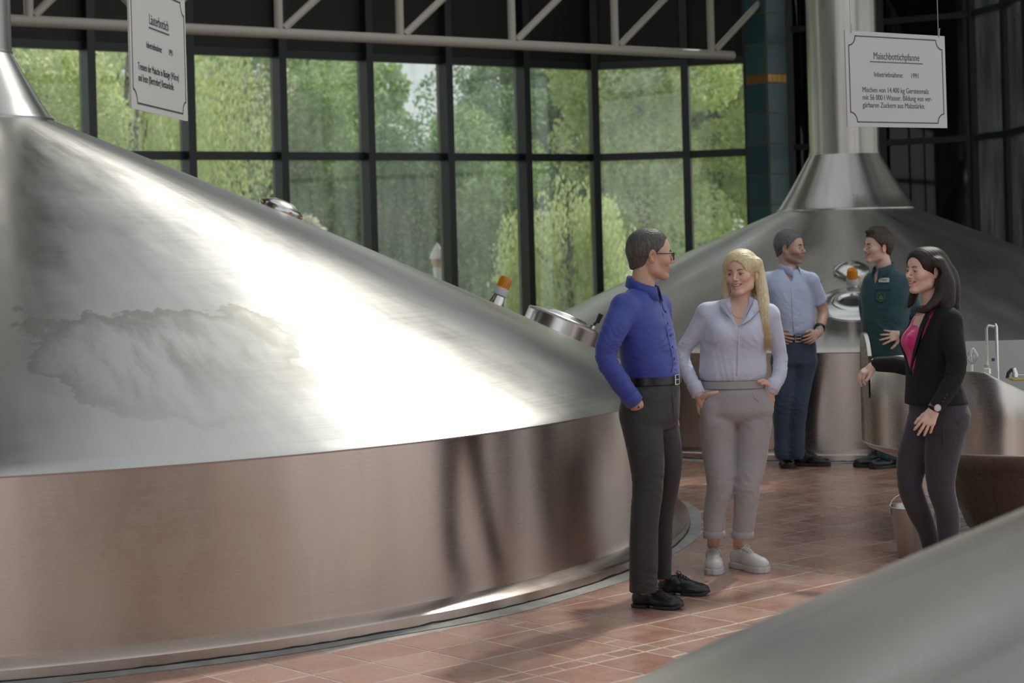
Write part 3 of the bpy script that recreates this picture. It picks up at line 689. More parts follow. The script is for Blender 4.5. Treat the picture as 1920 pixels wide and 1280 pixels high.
rl_ = at(1866, 400, 27.4); rt = thing('mirrored_railing', 'turquoise metal railing standing in for a reflection in the pane at the right', 'railing', (rl_.x, rl_.y, -.5)); M['turq'] = mat('turquoise_paint', (.22, .52, .44), .5)  # added rails in place of those reflected by the pane
for i in range(5):
    bm = bmesh.new(); tube(bm, [(-.8+i*.4, 0, 0), (-.8+i*.4, 0, 2.1 if i % 2 else 3.0)], .022, 8); obj('post', bm, M['turq'], rt, smooth=True)
bm = bmesh.new(); tube(bm, [(-.85, 0, 2.05), (.85, 0, 2.05)], .025, 8); obj('rail', bm, M['turq'], rt, smooth=True)

# ================================================================== people
def nrm(v): v = np.asarray(v, float); return v/np.linalg.norm(v)
def smooth1(a, w):
    if w < 1: return a
    k = np.hanning(2*w+3)[1:-1]; k /= k.sum(); return np.convolve(np.pad(a, w, mode='edge'), k, 'valid')
class Field:
    "signed distance field on a rectilinear grid with finer zones, turned into one closed mesh"
    def __init__(s, lo, hi, step, fine=()):
        s.ax = []
        for i in range(3):
            c = [lo[i]]
            while c[-1] < hi[i]:
                h = step
                for zlo, zhi, zs in fine:
                    if zlo[i]-zs*2 <= c[-1] <= zhi[i]: h = min(h, zs)
                c.append(c[-1]+h)
            s.ax.append(np.array(c, np.float32))
        s.D = np.full([len(a) for a in s.ax], 9., np.float32)
    def box(s, lo, hi):
        sl = []
        for i in range(3):
            a = np.searchsorted(s.ax[i], lo[i]); b = np.searchsorted(s.ax[i], hi[i])
            if b <= a: return None, None
            sl.append(slice(a, b))
        g = np.meshgrid(*[s.ax[i][sl[i]] for i in range(3)], indexing='ij'); return tuple(sl), g
    def comb(s, sl, d, k, op):
        A = s.D[sl]
        if op == 'add':
            if k > 0: h = np.clip(.5+.5*(A-d)/k, 0, 1); A = A*(1-h)+d*h-k*h*(1-h)
            else: A = np.minimum(A, d)
        else:
            d = -d
            if k > 0: h = np.clip(.5-.5*(A-d)/k, 0, 1); A = A*(1-h)+d*h+k*h*(1-h)
            else: A = np.maximum(A, d)
        s.D[sl] = A
    def rc(s, a, b, ra, rb=None, k=.01, op='add'):
        rb = ra if rb is None else rb; a = np.asarray(a, float); b = np.asarray(b, float); m = max(ra, rb)+max(k, 0)+.03
        sl, g = s.box(np.minimum(a, b)-m, np.maximum(a, b)+m)
        if sl is None: return
        ab = b-a; L2 = max(float(ab@ab), 1e-9); p = [g[i]-a[i] for i in range(3)]
        t = np.clip((p[0]*ab[0]+p[1]*ab[1]+p[2]*ab[2])/L2, 0, 1)
        d = np.sqrt((p[0]-t*ab[0])**2+(p[1]-t*ab[1])**2+(p[2]-t*ab[2])**2)-(ra+(rb-ra)*t)
        s.comb(sl, d.astype(np.float32), k, op)
    def chain(s, pts, rs, k=.01, op='add'):
        pts = [np.asarray(p, float) for p in pts]; rs = list(rs)
        if len(pts) > 2 and len(pts) < 8:
            Q = [2*pts[0]-pts[1]]+pts+[2*pts[-1]-pts[-2]]; P2, R2_ = [], []
            for i in range(len(pts)-1):
                for f in (0, .33, .67):
                    a, b, c, d = Q[i:i+4]; P2.append(.5*(2*b+(c-a)*f+(2*a-5*b+4*c-d)*f*f+(3*b-a-3*c+d)*f**3)); R2_.append(rs[i]+(rs[i+1]-rs[i])*f)
            pts, rs = P2+[pts[-1]], R2_+[rs[-1]]
        A = np.array(pts); m = max(rs)+k+.03; sl, g = s.box(A.min(0)-m, A.max(0)+m)
        if sl is None: return
        D = None
        for i in range(len(pts)-1):
            a, b = pts[i], pts[i+1]; ab = b-a; L2 = max(float(ab@ab), 1e-9); p = [g[j]-np.float32(a[j]) for j in range(3)]
            t = np.clip((p[0]*np.float32(ab[0])+p[1]*np.float32(ab[1])+p[2]*np.float32(ab[2]))/np.float32(L2), 0, 1)
            d = np.sqrt((p[0]-t*np.float32(ab[0]))**2+(p[1]-t*np.float32(ab[1]))**2+(p[2]-t*np.float32(ab[2]))**2)-(np.float32(rs[i])+np.float32(rs[i+1]-rs[i])*t)
            D = d if D is None else np.minimum(D, d)
        s.comb(sl, D.astype(np.float32), k, op)
    def el(s, c, r, R=None, k=.01, op='add'):
        R = np.eye(3) if R is None else R; c = np.asarray(c, float); m = max(r)+max(k, 0)+.03
        sl, g = s.box(c-m, c+m)
        if sl is None: return
        p = [g[i]-c[i] for i in range(3)]; q = [p[0]*R[0, j]+p[1]*R[1, j]+p[2]*R[2, j] for j in range(3)]
        k0 = np.sqrt(sum((q[j]/r[j])**2 for j in range(3)))+1e-6; k1 = np.sqrt(sum((q[j]/r[j]**2)**2 for j in range(3)))+1e-6
        s.comb(sl, (k0*(k0-1)/k1).astype(np.float32), k, op)
    def loft(s, secs, k=.02, op='add', ex=2.3, sm=3, off=0., cap=.02):
        "secs: rows of (x, y, z, half width, half depth, facing angle)"
        S = np.array(sorted(secs, key=lambda q: q[2]), float); zz = np.linspace(S[0, 2], S[-1, 2], 48)
        cols = [smooth1(np.interp(zz, S[:, 2], S[:, j]), sm) for j in (0, 1, 3, 4, 5)]
        m = S[:, 3].max()+k+.06
        sl, g = s.box((S[:, 0].min()-m, S[:, 1].min()-m, S[0, 2]-.05), (S[:, 0].max()+m, S[:, 1].max()+m, S[-1, 2]+.05))
        if sl is None: return
        z1 = s.ax[2][sl[2]]; cx, cy, hw, hd, ya = [np.interp(z1, zz, c)[None, None, :] for c in cols]
        hw = hw+off; hd = hd+off; x = g[0]-cx; y = g[1]-cy; ca, sa = np.cos(ya), np.sin(ya)
        f = (x*ca+y*sa)/hd; l = (-x*sa+y*ca)/hw
        rr = (np.abs(f)**ex+np.abs(l)**ex)**(1/ex)
        d = (rr-1)*np.minimum(hw, hd)*1.15
        e = np.maximum(S[0, 2]-off-g[2], g[2]-S[-1, 2]-off)
        q = np.sqrt(np.maximum(d+cap, 0)**2+np.maximum(e+cap, 0)**2)-cap+np.minimum(np.maximum(d+cap, e+cap), 0)
        s.comb(sl, q.astype(np.float32), k, op)
    def cut(s, point, normal, k=0.0):
        "remove everything on the side the normal points to"
        n = nrm(normal); g = np.meshgrid(*s.ax, indexing='ij', sparse=True)
        d = (g[0]-point[0])*n[0]+(g[1]-point[1])*n[1]+(g[2]-point[2])*n[2]; s.D = np.maximum(s.D, d.astype(np.float32))
    def wedge(s, apex, yaw, height, hw, depth=.3, back=0., k=.006, top=None):
        "cut a V that opens upwards from the apex, in front of the plane back metres behind it"
        a = np.asarray(apex, float); y = math.radians(yaw); sl, g = s.box(a-(hw+depth, hw+depth, .02), a+(hw+depth, hw+depth, top or height+.05))
        p = [g[i]-a[i] for i in range(3)]; f = p[0]*math.cos(y)+p[1]*math.sin(y); l = np.abs(-p[0]*math.sin(y)+p[1]*math.cos(y))
        d = np.maximum(np.maximum((l-hw*np.minimum(p[2]/height, 1))*.8, -p[2]), -(f+back)); s.comb(sl, d.astype(np.float32), k, 'sub')
    def folds(s, items):
        for c, rad, d, wl, amp in items:
            wl = wl*1.5
            c = np.asarray(c, float); d = nrm(d); sl, g = s.box(c-rad*1.6, c+rad*1.6)
            if sl is None: continue
            p = [g[i]-c[i] for i in range(3)]; r2 = sum(q*q for q in p)/rad**2; o = nrm(np.cross(d, (.3, .2, .93)))
            u = p[0]*d[0]+p[1]*d[1]+p[2]*d[2]; v = p[0]*o[0]+p[1]*o[1]+p[2]*o[2]
            wv = np.sin(2*PI*(u/wl+.55*np.sin(v*17+c[2]*50+u*9)+.3*np.sin(v*43+u*25)))
            w2 = np.sin(2*PI*(u/(wl*1.73)+v*4.1)+1.3)
            wl_ = 1; s.D[sl] -= (amp*.95*np.exp(-r2*1.3)*((1-np.abs(wv))**2*1.4-.5+.5*w2*np.sin(v*31+1))).astype(np.float32)
    def noise(s, amp, f=14.):
        g = np.meshgrid(*s.ax, indexing='ij', sparse=True); x, y, z = g
        s.D -= (amp*(np.sin(f*x+2.1*np.sin(f*.7*z+1)+.5)*np.sin(f*.8*z+1.7*np.sin(f*.9*y))+.5*np.sin(f*2.3*z+2*np.sin(f*1.9*x)+f*y))).astype(np.float32)
    def verts(s, org):
        D = s.D; ins = D < 0; nx, ny, nz = D.shape
        cc = np.zeros((nx-1, ny-1, nz-1), np.uint8)
        for i in (0, 1):
            for j in (0, 1):
                for k in (0, 1): cc += ins[i:nx-1+i, j:ny-1+j, k:nz-1+k]
        act = (cc > 0) & (cc < 8); I, J, K = np.nonzero(act); idx = np.full(act.shape, -1, np.int32); idx[act] = np.arange(len(I))
        X, Y_, Z = s.ax; acc = np.zeros((len(I), 3)); cnt = np.zeros(len(I))
        ed = [((0, b, c), (1, b, c)) for b in (0, 1) for c in (0, 1)]+[((a, 0, c), (a, 1, c)) for a in (0, 1) for c in (0, 1)]+[((a, b, 0), (a, b, 1)) for a in (0, 1) for b in (0, 1)]
        for p, q in ed:
            d0 = D[I+p[0], J+p[1], K+p[2]]; d1 = D[I+q[0], J+q[1], K+q[2]]; m = (d0 < 0) != (d1 < 0); t = np.where(m, d0/(d0-d1+1e-12), 0)
            P0 = np.stack([X[I+p[0]], Y_[J+p[1]], Z[K+p[2]]], 1); P1 = np.stack([X[I+q[0]], Y_[J+q[1]], Z[K+q[2]]], 1)
            acc += np.where(m[:, None], P0+(P1-P0)*t[:, None], 0); cnt += m
        V = acc/cnt[:, None]-np.asarray(org)
        Q = []
        for ax in range(3):
            a0 = [slice(0, n) for n in D.shape]; a1 = list(a0); a0[ax] = slice(0, D.shape[ax]-1); a1[ax] = slice(1, D.shape[ax])
            A, B = ins[tuple(a0)], ins[tuple(a1)]; o = [i for i in range(3) if i != ax]
            m = A != B; idn = np.nonzero(m); idn = [np.array(q) for q in idn]
            ok = (idn[o[0]] > 0) & (idn[o[1]] > 0) & (idn[o[0]] < D.shape[o[0]]-1) & (idn[o[1]] < D.shape[o[1]]-1); idn = [q[ok] for q in idn]; fl = A[tuple(idn)]
            qs = []
            for u, v in ((1, 1), (0, 1), (0, 0), (1, 0)):
                c = [q.copy() for q in idn]; c[o[0]] -= u; c[o[1]] -= v; qs.append(idx[tuple(c)])
            q4 = np.stack(qs, 1); flip = fl if ax != 1 else ~fl; q4[~flip] = q4[~flip][:, ::-1]; Q.append(q4)
        return V, np.concatenate(Q)
    def mesh(s, name, m, parent, org, color=None, relax=1):
        V, Q = s.verts(org); n = len(V)
        if relax:
            for _ in range(relax):
                acc = np.zeros_like(V); c = np.zeros(n)
                for a, b in ((0, 1), (1, 2), (2, 3), (3, 0)):
                    for x, y in ((a, b), (b, a)):
                        for t in range(3): acc[:, t] += np.bincount(Q[:, x], V[Q[:, y], t], n)
                        c += np.bincount(Q[:, x], minlength=n)
                V = V*.5+acc/np.maximum(c, 1)[:, None]*.5
        me = bpy.data.meshes.new(name); me.vertices.add(n); me.vertices.foreach_set('co', V.astype(np.float32).ravel())
        me.loops.add(4*len(Q)); me.loops.foreach_set('vertex_index', Q.astype(np.int32).ravel()); me.polygons.add(len(Q))
        me.polygons.foreach_set('loop_start', np.arange(0, 4*len(Q), 4, dtype=np.int32)); me.polygons.foreach_set('use_smooth', np.ones(len(Q), bool)); me.update()
        if color is not None:
            col_ = np.ones((n, 4), np.float32); col_[:, :3] = color(V+np.asarray(org)); at_ = me.color_attributes.new('Col', 'FLOAT_COLOR', 'POINT'); at_.data.foreach_set('color', col_.ravel())
        return link(name, me, m, parent)

def cloth(name, col, rough=.85, bump=.25, scale=220, col2=None, sheen=.2, weave=True, streak=0):
    m = mat(name, col, rough, 0, Sheen_Weight=sheen); q = N(m); o = q.obj()
    n1 = q.noise(o, 9, 4, .6); c = q.mix(q.mapr(n1, .35, .65, 0, 1), col, col2 or tuple(x*.86 for x in col))
    if streak: n3 = q.noise(q.scaled(o, 90, 90, 6), 1, 4, .7); c = q.mix(q.mapr(n3, .35, .65, 0, streak), c, tuple(min(1, x*1.9+.01) for x in col))
    q.l(c, q.b.inputs['Base Color'])
    n2 = q.noise(q.scaled(o, scale, scale, scale*1.6), 1, 2, .6); nf = q.noise(q.scaled(o, 11, 11, 19), 1, 3, .5, .5)
    q.bump(q.math('ADD', q.math('MULTIPLY', n2, .06), nf), min(1, bump*1.6), .010); return m
def skinmat(name):
    m = mat(name, (.5, .3, .22), .48, 0, Subsurface_Weight=.08, Subsurface_Scale=.01); q = N(m)
    a = q.n('ShaderNodeAttribute', attribute_name='Col').outputs['Color']; n = q.noise(q.obj(), 60, 4, .6); n2 = q.noise(q.obj(), 420, 3, .6)
    q.l(q.mix(q.mapr(n, .3, .7, 0, .16), a, (.42, .16, .12)), q.b.inputs['Base Color']); q.bump(n2, .12, .0012); return m
def hairmat(name, c0, c1, rough=.42, scale=(160, 160, 9)):
    m = mat(name, c0, rough, 0, Anisotropic=.5, Specular_IOR_Level=.35); q = N(m); n = q.noise(q.scaled(q.obj(), *scale), 1, 4, .65, .6)
    q.l(q.mix(q.mapr(n, .32, .68, 0, 1), c0, c1), q.b.inputs['Base Color']); q.bump(n, .4, .003); return m
M['skin'] = skinmat('skin'); M['eye_white'] = mat('eye_white', (.62, .6, .58), .15); M['iris'] = mat('iris', (.03, .035, .03), .1); M['teeth'] = mat('teeth', (.62, .60, .54), .2)
M['lash'] = mat('lashes', (.02, .014, .012), .6); M['leather'] = mat('black_leather', (.012, .012, .013), .28); M['sole'] = mat('rubber_sole', (.02, .02, .02), .6)

def Rmat(yaw, pitch=0, roll=0):
    y, p = math.radians(yaw), math.radians(pitch)
    f = np.array([math.cos(y)*math.cos(p), math.sin(y)*math.cos(p), math.sin(p)]); l = nrm(np.cross((0, 0, 1), f)); u = np.cross(f, l)
    r = math.radians(roll); l, u = l*math.cos(r)+u*math.sin(r), u*math.cos(r)-l*math.sin(r); return np.stack([f, l, u], 1)
class Head:
    def __init__(s, c, yaw, pitch=0, roll=0, sc_=1., fem=False, smile=0, open_=False, nose=1., jaw=1.):
        s.c = np.asarray(c, float); s.R = Rmat(yaw, pitch, roll); s.s = sc_; s.fem = fem; s.smile = smile; s.open = open_; s.nose = nose; s.jaw = jaw
    def w(s, x, y, z): return s.c+s.R@(np.array([x, y, z])*s.s)
    def loc(s, P): return ((P-s.c)@s.R)/s.s
    def build(s, F, neck_to, neck_r=.056):
        k = s.s; W_ = s.w; R = s.R
        def e(c, r, kk=.012, op='add', Rl=None): F.el(W_(*c), [q*k for q in r], R if Rl is None else Rl, kk*k, op)
        def r(a, b, ra, rb=None, kk=.01, op='add'): F.rc(W_(*a), W_(*b), ra*k, (ra if rb is None else rb)*k, kk*k, op)
        F.rc(W_(-.028, 0, -.06), neck_to, neck_r, neck_r*1.12, .02)
        e((-.014, 0, .038), (.099, .0765, .083)); e((.028, 0, .03), (.062, .064, .07), .02)
        e((.026, 0, -.03), (.062, .058*(.96 if s.fem else 1), .078), .025)
        for t in (-1, 1):
            r((-.012, t*.056, -.03), (.006, t*.050*s.jaw, -.068), .018, .015, .02)
            r((.006, t*.050*s.jaw, -.068), (.062, t*.016, -.098), .015, .014, .022)
            e((.056, t*.040, -.016), (.026, .022, .02), .022)
            if s.smile: e((.069, t*.034, -.030), (.017, .017, .014), .014)
            if not s.fem: r((.086, 0, .017), (.072, t*.042, .018), .009, .007, .012)
        e((.074, 0, -.098), (.017, .020 if s.fem else .025, .015), .016)
        e((.078, 0, -.055), (.017, .024, .026), .014)           # muzzle
        for t in (-1, 1): e((.099, t*.031, .001), (.018, .0195, .0135), .012, 'sub')
        n = s.nose; r((.085, 0, .010), (.100+.006*n, 0, -.020), .0075, .0085, .010); e((.1+.008*n, 0, -.026), (.0105, .0095, .009), .006)
        for t in (-1, 1): e((.095+.003*n, t*.0115, -.030), (.0095, .0065, .0065), .005); e((.1, t*.0065, -.0375), (.004, .003, .0025), .002, 'sub')
        wz = .008*s.smile; wy = .023+(.0085 if s.open else .005)*s.smile
        for t in (-1, 1):
            m_ = .0515
            r((.0945, t*.004, -.0515), (.0795-.003*s.smile, t*wy, -.0565+wz), .0045, .0024, .004)
            r((.0935, 0, -.0715 if s.open else -.0625), (.0795-.003*s.smile, t*wy, -.0575+wz), .0058, .0026, .004)
            # lids
            r((.0815, t*.0165, .0005), (.0905, t*.029, .0072), .0028, .0038, .003); r((.0905, t*.029, .0072), (.0785, t*.0445, .0010), .0038, .0028, .003)
            r((.0815, t*.0175, -.002), (.0880, t*.030, -.0070), .0022, .0029, .003); r((.0880, t*.030, -.0070), (.0785, t*.0435, -.0005), .0025, .0022, .003)
        if s.open:
            for t in (-1, 1): r((.101, 0, -.0612), (.089, t*(wy-.004), -.0572+wz*.85), .0074, .0036, .0015, 'sub')
        else:
            for t in (-1, 1): r((.1005, 0, -.0575), (.085, t*(wy-.001), -.057+wz), .0013, .0013, .002, 'sub')
        for t in (-1, 1):
            Rl = s.R@np.array(Rmat(0, 0, 0)); a = math.radians(22*t); ca, sa = math.cos(a), math.sin(a)
            Rr = s.R@np.array([[ca, -sa, 0], [sa, ca, 0], [0, 0, 1]])
            e((-.010, t*.0795, -.004), (.019, .0065, .033), .006, 'add', Rr); e((-.005, t*.0855, -.002), (.010, .0045, .018), .004, 'sub', Rr)
            e((-.004, t*.0785, -.026), (.008, .005, .010), .004)
    def parts(s, root, org, brow, iris=(.03, .035, .03), lashes=False, brow_r=.0028):
        k = s.s; W_ = lambda *p: Vector(s.w(*p)-org)
        mi = mat('iris_'+root.name, iris, .08)
        for t in (-1, 1):
            bm = bmesh.new(); bmesh.ops.create_uvsphere(bm, u_segments=20, v_segments=14, radius=.0118*k)
            me = bpy.data.meshes.new('eye'); 
            gaze = Vector(s.R@nrm((1, s.gaze if hasattr(s, 'gaze') else 0, 0)))
            q = Vector((0, 0, 1)).rotation_difference(gaze).to_matrix()
            for f in bm.faces:
                z = f.calc_center_median().z/(.0118*k); f.material_index = 2 if z > .95 else (1 if z > .74 else 0); f.smooth = True
            for v in bm.verts: v.co = q @ v.co
            bm.to_mesh(me); bm.free(); me.materials.append(M['eye_white']); me.materials.append(mi); me.materials.append(M['lash'])
            o = bpy.data.objects.new('eye', me); C.objects.link(o); o.parent = root; o.location = W_(.0760, t*.0305, 0)
            bm = bmesh.new(); pts = [W_(.0935-.0008*j*j, t*(.013+.0075*j), .0205+.0045*math.sin(j*.62)) for j in range(5)]
            tube(bm, pts, [brow_r*k, brow_r*1.25*k, brow_r*1.2*k, brow_r*k, brow_r*.4*k], 8); obj('eyebrow', bm, brow, root, smooth='all')
            if lashes:
                bm = bmesh.new(); tube(bm, [W_(.0845, t*.0165, .0012), W_(.0935, t*.025, .0068), W_(.0925, t*.034, .0070), W_(.0795, t*.047, .0022)], [.0006, .0016, .0016, .0009], 6); obj('eyelashes', bm, M['lash'], root, smooth='all')
        if s.open:
            bm = bmesh.new(); wy = .023+.0075*s.smile; wz = .008*s.smile
            for r_ in (0, 1):
                pass
            top, bot = [], []
            for j in range(-6, 7):
                f = j/6; x = .0950-.0125*f*f; y = f*(wy-.0035); zc_ = -.0600+wz*.9*f*f+.002*f*f
                top.append(bm.verts.new(W_(x, y, zc_+.0055))); bot.append(bm.verts.new(W_(x-.001, y, zc_-.0042*(1-.7*f*f))))
            bk = [bm.verts.new(v.co-Vector(s.R[:, 0])*.004) for v in top+bot]
            for j in range(12): bm.faces.new((top[j], top[j+1], bot[j+1], bot[j])); bm.faces.new((top[j], bk[j], bk[j+1], top[j+1])); bm.faces.new((bot[j], bot[j+1], bk[j+14], bk[j+13]))
            obj('teeth', bm, M['teeth'], root, smooth='all')
    def color(s, base, lip=(.42, .13, .11), blush=.5, stub=None):
        base = np.array(base); lip = np.array(lip)
        def f(V):
            L = s.loc(V); c = np.tile(base, (len(V), 1)); g = lambda cx, cy, cz, r: np.exp(-(((L[:, 0]-cx)/r[0])**2+((np.abs(L[:, 1])-cy)/r[1])**2+((L[:, 2]-cz)/r[2])**2))
            near = np.linalg.norm(L, axis=1) < .2
            red = (g(.07, .042, -.022, (.03, .02, .018))*.45+g(.105, 0, -.026, (.015, .014, .012))*.45+g(-.01, .082, 0, (.03, .015, .04))*.7)*blush*near
            c = c*(1-red[:, None])+np.array((base[0]*.98, base[1]*.58, base[2]*.52))*red[:, None]
            if stub is not None:
                m = (np.clip((-.030-L[:, 2])/.012, 0, 1)*np.clip((L[:, 0]+.01)/.02, 0, 1)*np.clip((L[:, 2]+.125)/.02, 0, 1)*near*stub[1])[:, None]; c = c*(1-m)+np.array(stub[0])*m
            y = np.abs(L[:, 1]); wy = .024+(.0085 if s.open else .005)*s.smile; zc_ = -.0600+.009*s.smile*(y/wy)**1.5; h = .0095*(1-(np.minimum(y/wy, 1))**2.2)+.001
            if s.open: h = h+.002
            m = np.clip(1.5-np.abs(L[:, 2]-zc_)/h*1.3, 0, 1)*(L[:, 0] > .072)*(y < wy+.001)*np.clip((L[:, 0]-.072)/.004, 0, 1); m = (m*near)[:, None]
            if s.open:
                d = np.clip(1-np.abs(L[:, 2]-(-.058+.006*s.smile*(y/wy)**1.5))/.004, 0, 1)*(L[:, 0] < .0905)*(L[:, 0] > .06)*(y < wy-.003)*near; lipc = lip[None]*(1-.75*d[:, None])
            else: lipc = lip[None]
            return c*(1-m)+lipc*m
        return f
    def short_hair(s, name, m, root, org, line, thick=(.006, .014), tex=.0012, quiff=None, step=.0026):
        "line: (angle from the face in degrees, lowest height) pairs"
        lo = s.c-.16; hi = s.c+.17; F = Field(lo, hi, step)
        k = s.s; F.el(s.w(-.014, 0, .038), [(.099+thick[0])*k, (.0765+thick[0])*k, (.083+thick[1])*k], s.R, 0); F.el(s.w(.026, 0, .032), [(.062+thick[0]*.7)*k, (.064+thick[0]*.8)*k, (.07+thick[0])*k], s.R, .015)
        F.rc(s.w(-.05, 0, .0), s.w(-.055, 0, -.045), .055*k, .045*k, .03)
        if quiff:
            for a, b, ra, rb in quiff: F.rc(s.w(*a), s.w(*b), ra*k, rb*k, .018)
        g = np.stack(np.meshgrid(*F.ax, indexing='ij'), -1); L = ((g-s.c)@s.R)/k
        ang = np.degrees(np.arctan2(np.abs(L[..., 1]), L[..., 0])); zl = np.interp(ang, [q[0] for q in line], [q[1] for q in line])
        zl = zl+.0022*np.sin(ang*1.1)+.0015*np.sin(ang*2.9+L[..., 0]*200)
        F.D = np.maximum(F.D, ((zl-L[..., 2])*.75*k).astype(np.float32))
        st = np.sin(L[..., 1]*520+3*np.sin(L[..., 0]*60)+2*np.sin(L[..., 2]*70))*np.sin(L[..., 0]*210+2*np.sin(L[..., 2]*150)+L[..., 1]*90)
        F.D -= (tex*st).astype(np.float32); return F.mesh(name, m, root, org, relax=0)

def hand(F, wrist, d, palm_n, curl, spread=(9, 2, -5, -12), thumb=(35, 25, 20), side=1, s=1., flat=.011, thumb_curl=15):
    "d: wrist to knuckles; palm_n: direction the palm faces; side: +1 puts the index finger at d x palm_n"
    d = nrm(d); n = np.asarray(palm_n, float); n = nrm(n-d*(n@d)); x = np.cross(d, n)*side
    wr = np.asarray(wrist, float); kn = []
    for i, (ox, l) in enumerate(((.030, .088), (.010, .092), (-.010, .088), (-.029, .080))):
        b = wr+x*ox*.5*s+d*.012*s; t = wr+x*ox*s+d*l*s-n*.002*s; kn.append(t); F.rc(b, t, .0135*s, flat*s, .012)
    F.rc(wr-d*.01, wr+d*.03*s, .022*s, .024*s, .015)
    F.rc(wr+d*.03*s+x*.016*s+n*.006*s, wr+d*.055*s+x*.02*s+n*.006*s, .014*s, .012*s, .014)
    def rot(v, ax, a): a = math.radians(a); return v*math.cos(a)+np.cross(ax, v)*math.sin(a)+ax*(ax@v)*(1-math.cos(a))
    ax = np.cross(d, n)   # rotating about this bends d towards the palm normal
    L_ = (.070, .079, .073, .057)
    for i in range(4):
        v = rot(d, n, -spread[i]*side*1.0 if False else spread[i]*side*-1); v = d*math.cos(math.radians(spread[i]))+x*math.sin(math.radians(spread[i]))
        a2 = np.cross(v, n); p = kn[i]; cu = curl[i] if isinstance(curl, (list, tuple)) else curl; r0 = (.0088, .0090, .0086, .0076)[i]*s
        for j, (f, c) in enumerate(((.45, cu*.8), (.31, cu*1.1), (.24, cu*.8))):
            v = rot(v, a2, c); q = p+v*L_[i]*f*s; F.rc(p, q, r0*(1-.08*j), r0*(1-.08*(j+1)), .004); p = q
    t0 = wr+d*.026*s+x*.020*s+n*.004*s; v = nrm(d*math.cos(math.radians(thumb[0]))+x*math.sin(math.radians(thumb[0]))+n*.25)
    p = t0; a2 = nrm(np.cross(v, d)) if np.linalg.norm(np.cross(v, d)) > .05 else n
    for l, r0, c in ((.042, .0125, 0), (.031, .0105, thumb[1]), (.026, .0092, thumb[2])):
        v = rot(v, a2, c); q = p+v*l*s; F.rc(p, q, r0*s, r0*.9*s, .007); p = q

def shoe(root, org, heel, yaw, m_up, m_sole, L=.285, w_=.048, style='oxford', lace=None, hgt=.09):
    "leather lace-up or sneaker; heel = ground point under the heel"
    h = np.asarray(heel, float); y = math.radians(yaw); f = np.array([math.cos(y), math.sin(y), 0]); l = np.array([-f[1], f[0], 0]); u = np.array([0, 0, 1.]); R = np.stack([f, l, u], 1)
    W_ = lambda a, b, c: h+f*a+l*b+u*c
    lo = np.minimum(W_(-.05, 0, 0), W_(L+.05, 0, 0))-.09; hi = np.maximum(W_(-.05, 0, 0), W_(L+.05, 0, 0))+.09; lo[2] = -.01; hi[2] = .17
    sn = style == 'sneaker'; sh_ = .032 if sn else (.016 if style == 'oxford' else .024)
    F = Field(lo, hi, .0042)
    F.el(W_(.035, 0, sh_+.025), (.045, w_*.80, .05), R, .01); F.rc(W_(.03, 0, sh_+.03), W_(.05, 0, hgt+.012), w_*.74, w_*.78, .02)
    F.el(W_(L*.62, 0, sh_+.014), (L*.36, w_*1.02, .036 if sn else .033), R, .025); F.el(W_(L*.80, 0, sh_+.010), (L*.19, w_*.92, .032 if sn else .026), R, .02)
    F.rc(W_(.075, 0, hgt-.016), W_(L*.62, 0, sh_+.030), .030, .022, .03)
    F.cut(W_(0, 0, sh_-.004), (0, 0, -1)); F.cut(W_(.03, 0, hgt), nrm(-f*.15+u))
    F.el(W_(.045, 0, hgt+.005), (.04, w_*.62, .028), R, .004, 'sub')
    up_ = F.mesh('shoe_upper', m_up, root, org)
    F = Field(lo, hi, .0042)
    secs = []
    g = np.meshgrid(*F.ax, indexing='ij'); a = (g[0]-h[0])*f[0]+(g[1]-h[1])*f[1]; b = (g[0]-h[0])*l[0]+(g[1]-h[1])*l[1]
    wd = np.interp(a, [-.02, 0, .05, .11, L*.68, L*.85, L*.95, L], [0, w_*.72, w_*.80, w_*.74, w_*1.06, w_*.98, w_*.74, 0.006]); d = np.abs(b)-wd-.004; d = np.maximum(d, np.maximum(-.014-a, a-L-.004))
    z0 = 0.0
    if style == 'oxford': z0 = np.where((a > .07) & (a < .105), .012, np.where(a >= .105, .002+.02*np.clip((a-L*.85)/(L*.25), 0, 1), 0))
    d = np.maximum(d*.8, np.maximum(z0-g[2], g[2]-sh_-(.010*np.clip((a-L*.82)/(L*.18), 0, 1) if style != 'sneaker' else .0))); F.D = d.astype(np.float32)
    F.mesh('sole', m_sole, up_, org, relax=0)
    if lace is not None:
        bm = bmesh.new()
        for j in range(5):
            t = j/4; a = .085+t*(L*.56-.085); z = (hgt+.016)*(1-t)+(sh_+.062)*t+.004*math.sin(t*3); w2 = .021*(1-.15*t)
            P = lambda x_, y_, z_: Vector(W_(x_, y_, z_)-org)
            tube(bm, [P(a, -w2, z-.008), P(a+.004, 0, z+.003), P(a+.012, w2, z-.008)], .0024, 6); tube(bm, [P(a+.012, -w2, z-.009), P(a+.006, 0, z+.004), P(a, w2, z-.008)], .0024, 6)
        z = hgt+.014
        for s_ in (-1, 1): tube(bm, [P(.088, 0, z), P(.082, s_*.022, z+.012), P(.098, s_*.034, z+.004), P(.105, s_*.02, z-.002), P(.09, 0, z)], .0022, 6); tube(bm, [P(.088, 0, z), P(.105, s_*.03, z-.008), P(.112, s_*.042, z-.026)], .0022, 6)
        obj('laces', bm, lace, up_, smooth='all')
    return up_
def person(label, px, py, Y):
    b = at(px, py, Y); t = thing('person', label, 'person', (b.x, b.y, 0)); return t, np.array([b.x, b.y, 0.])
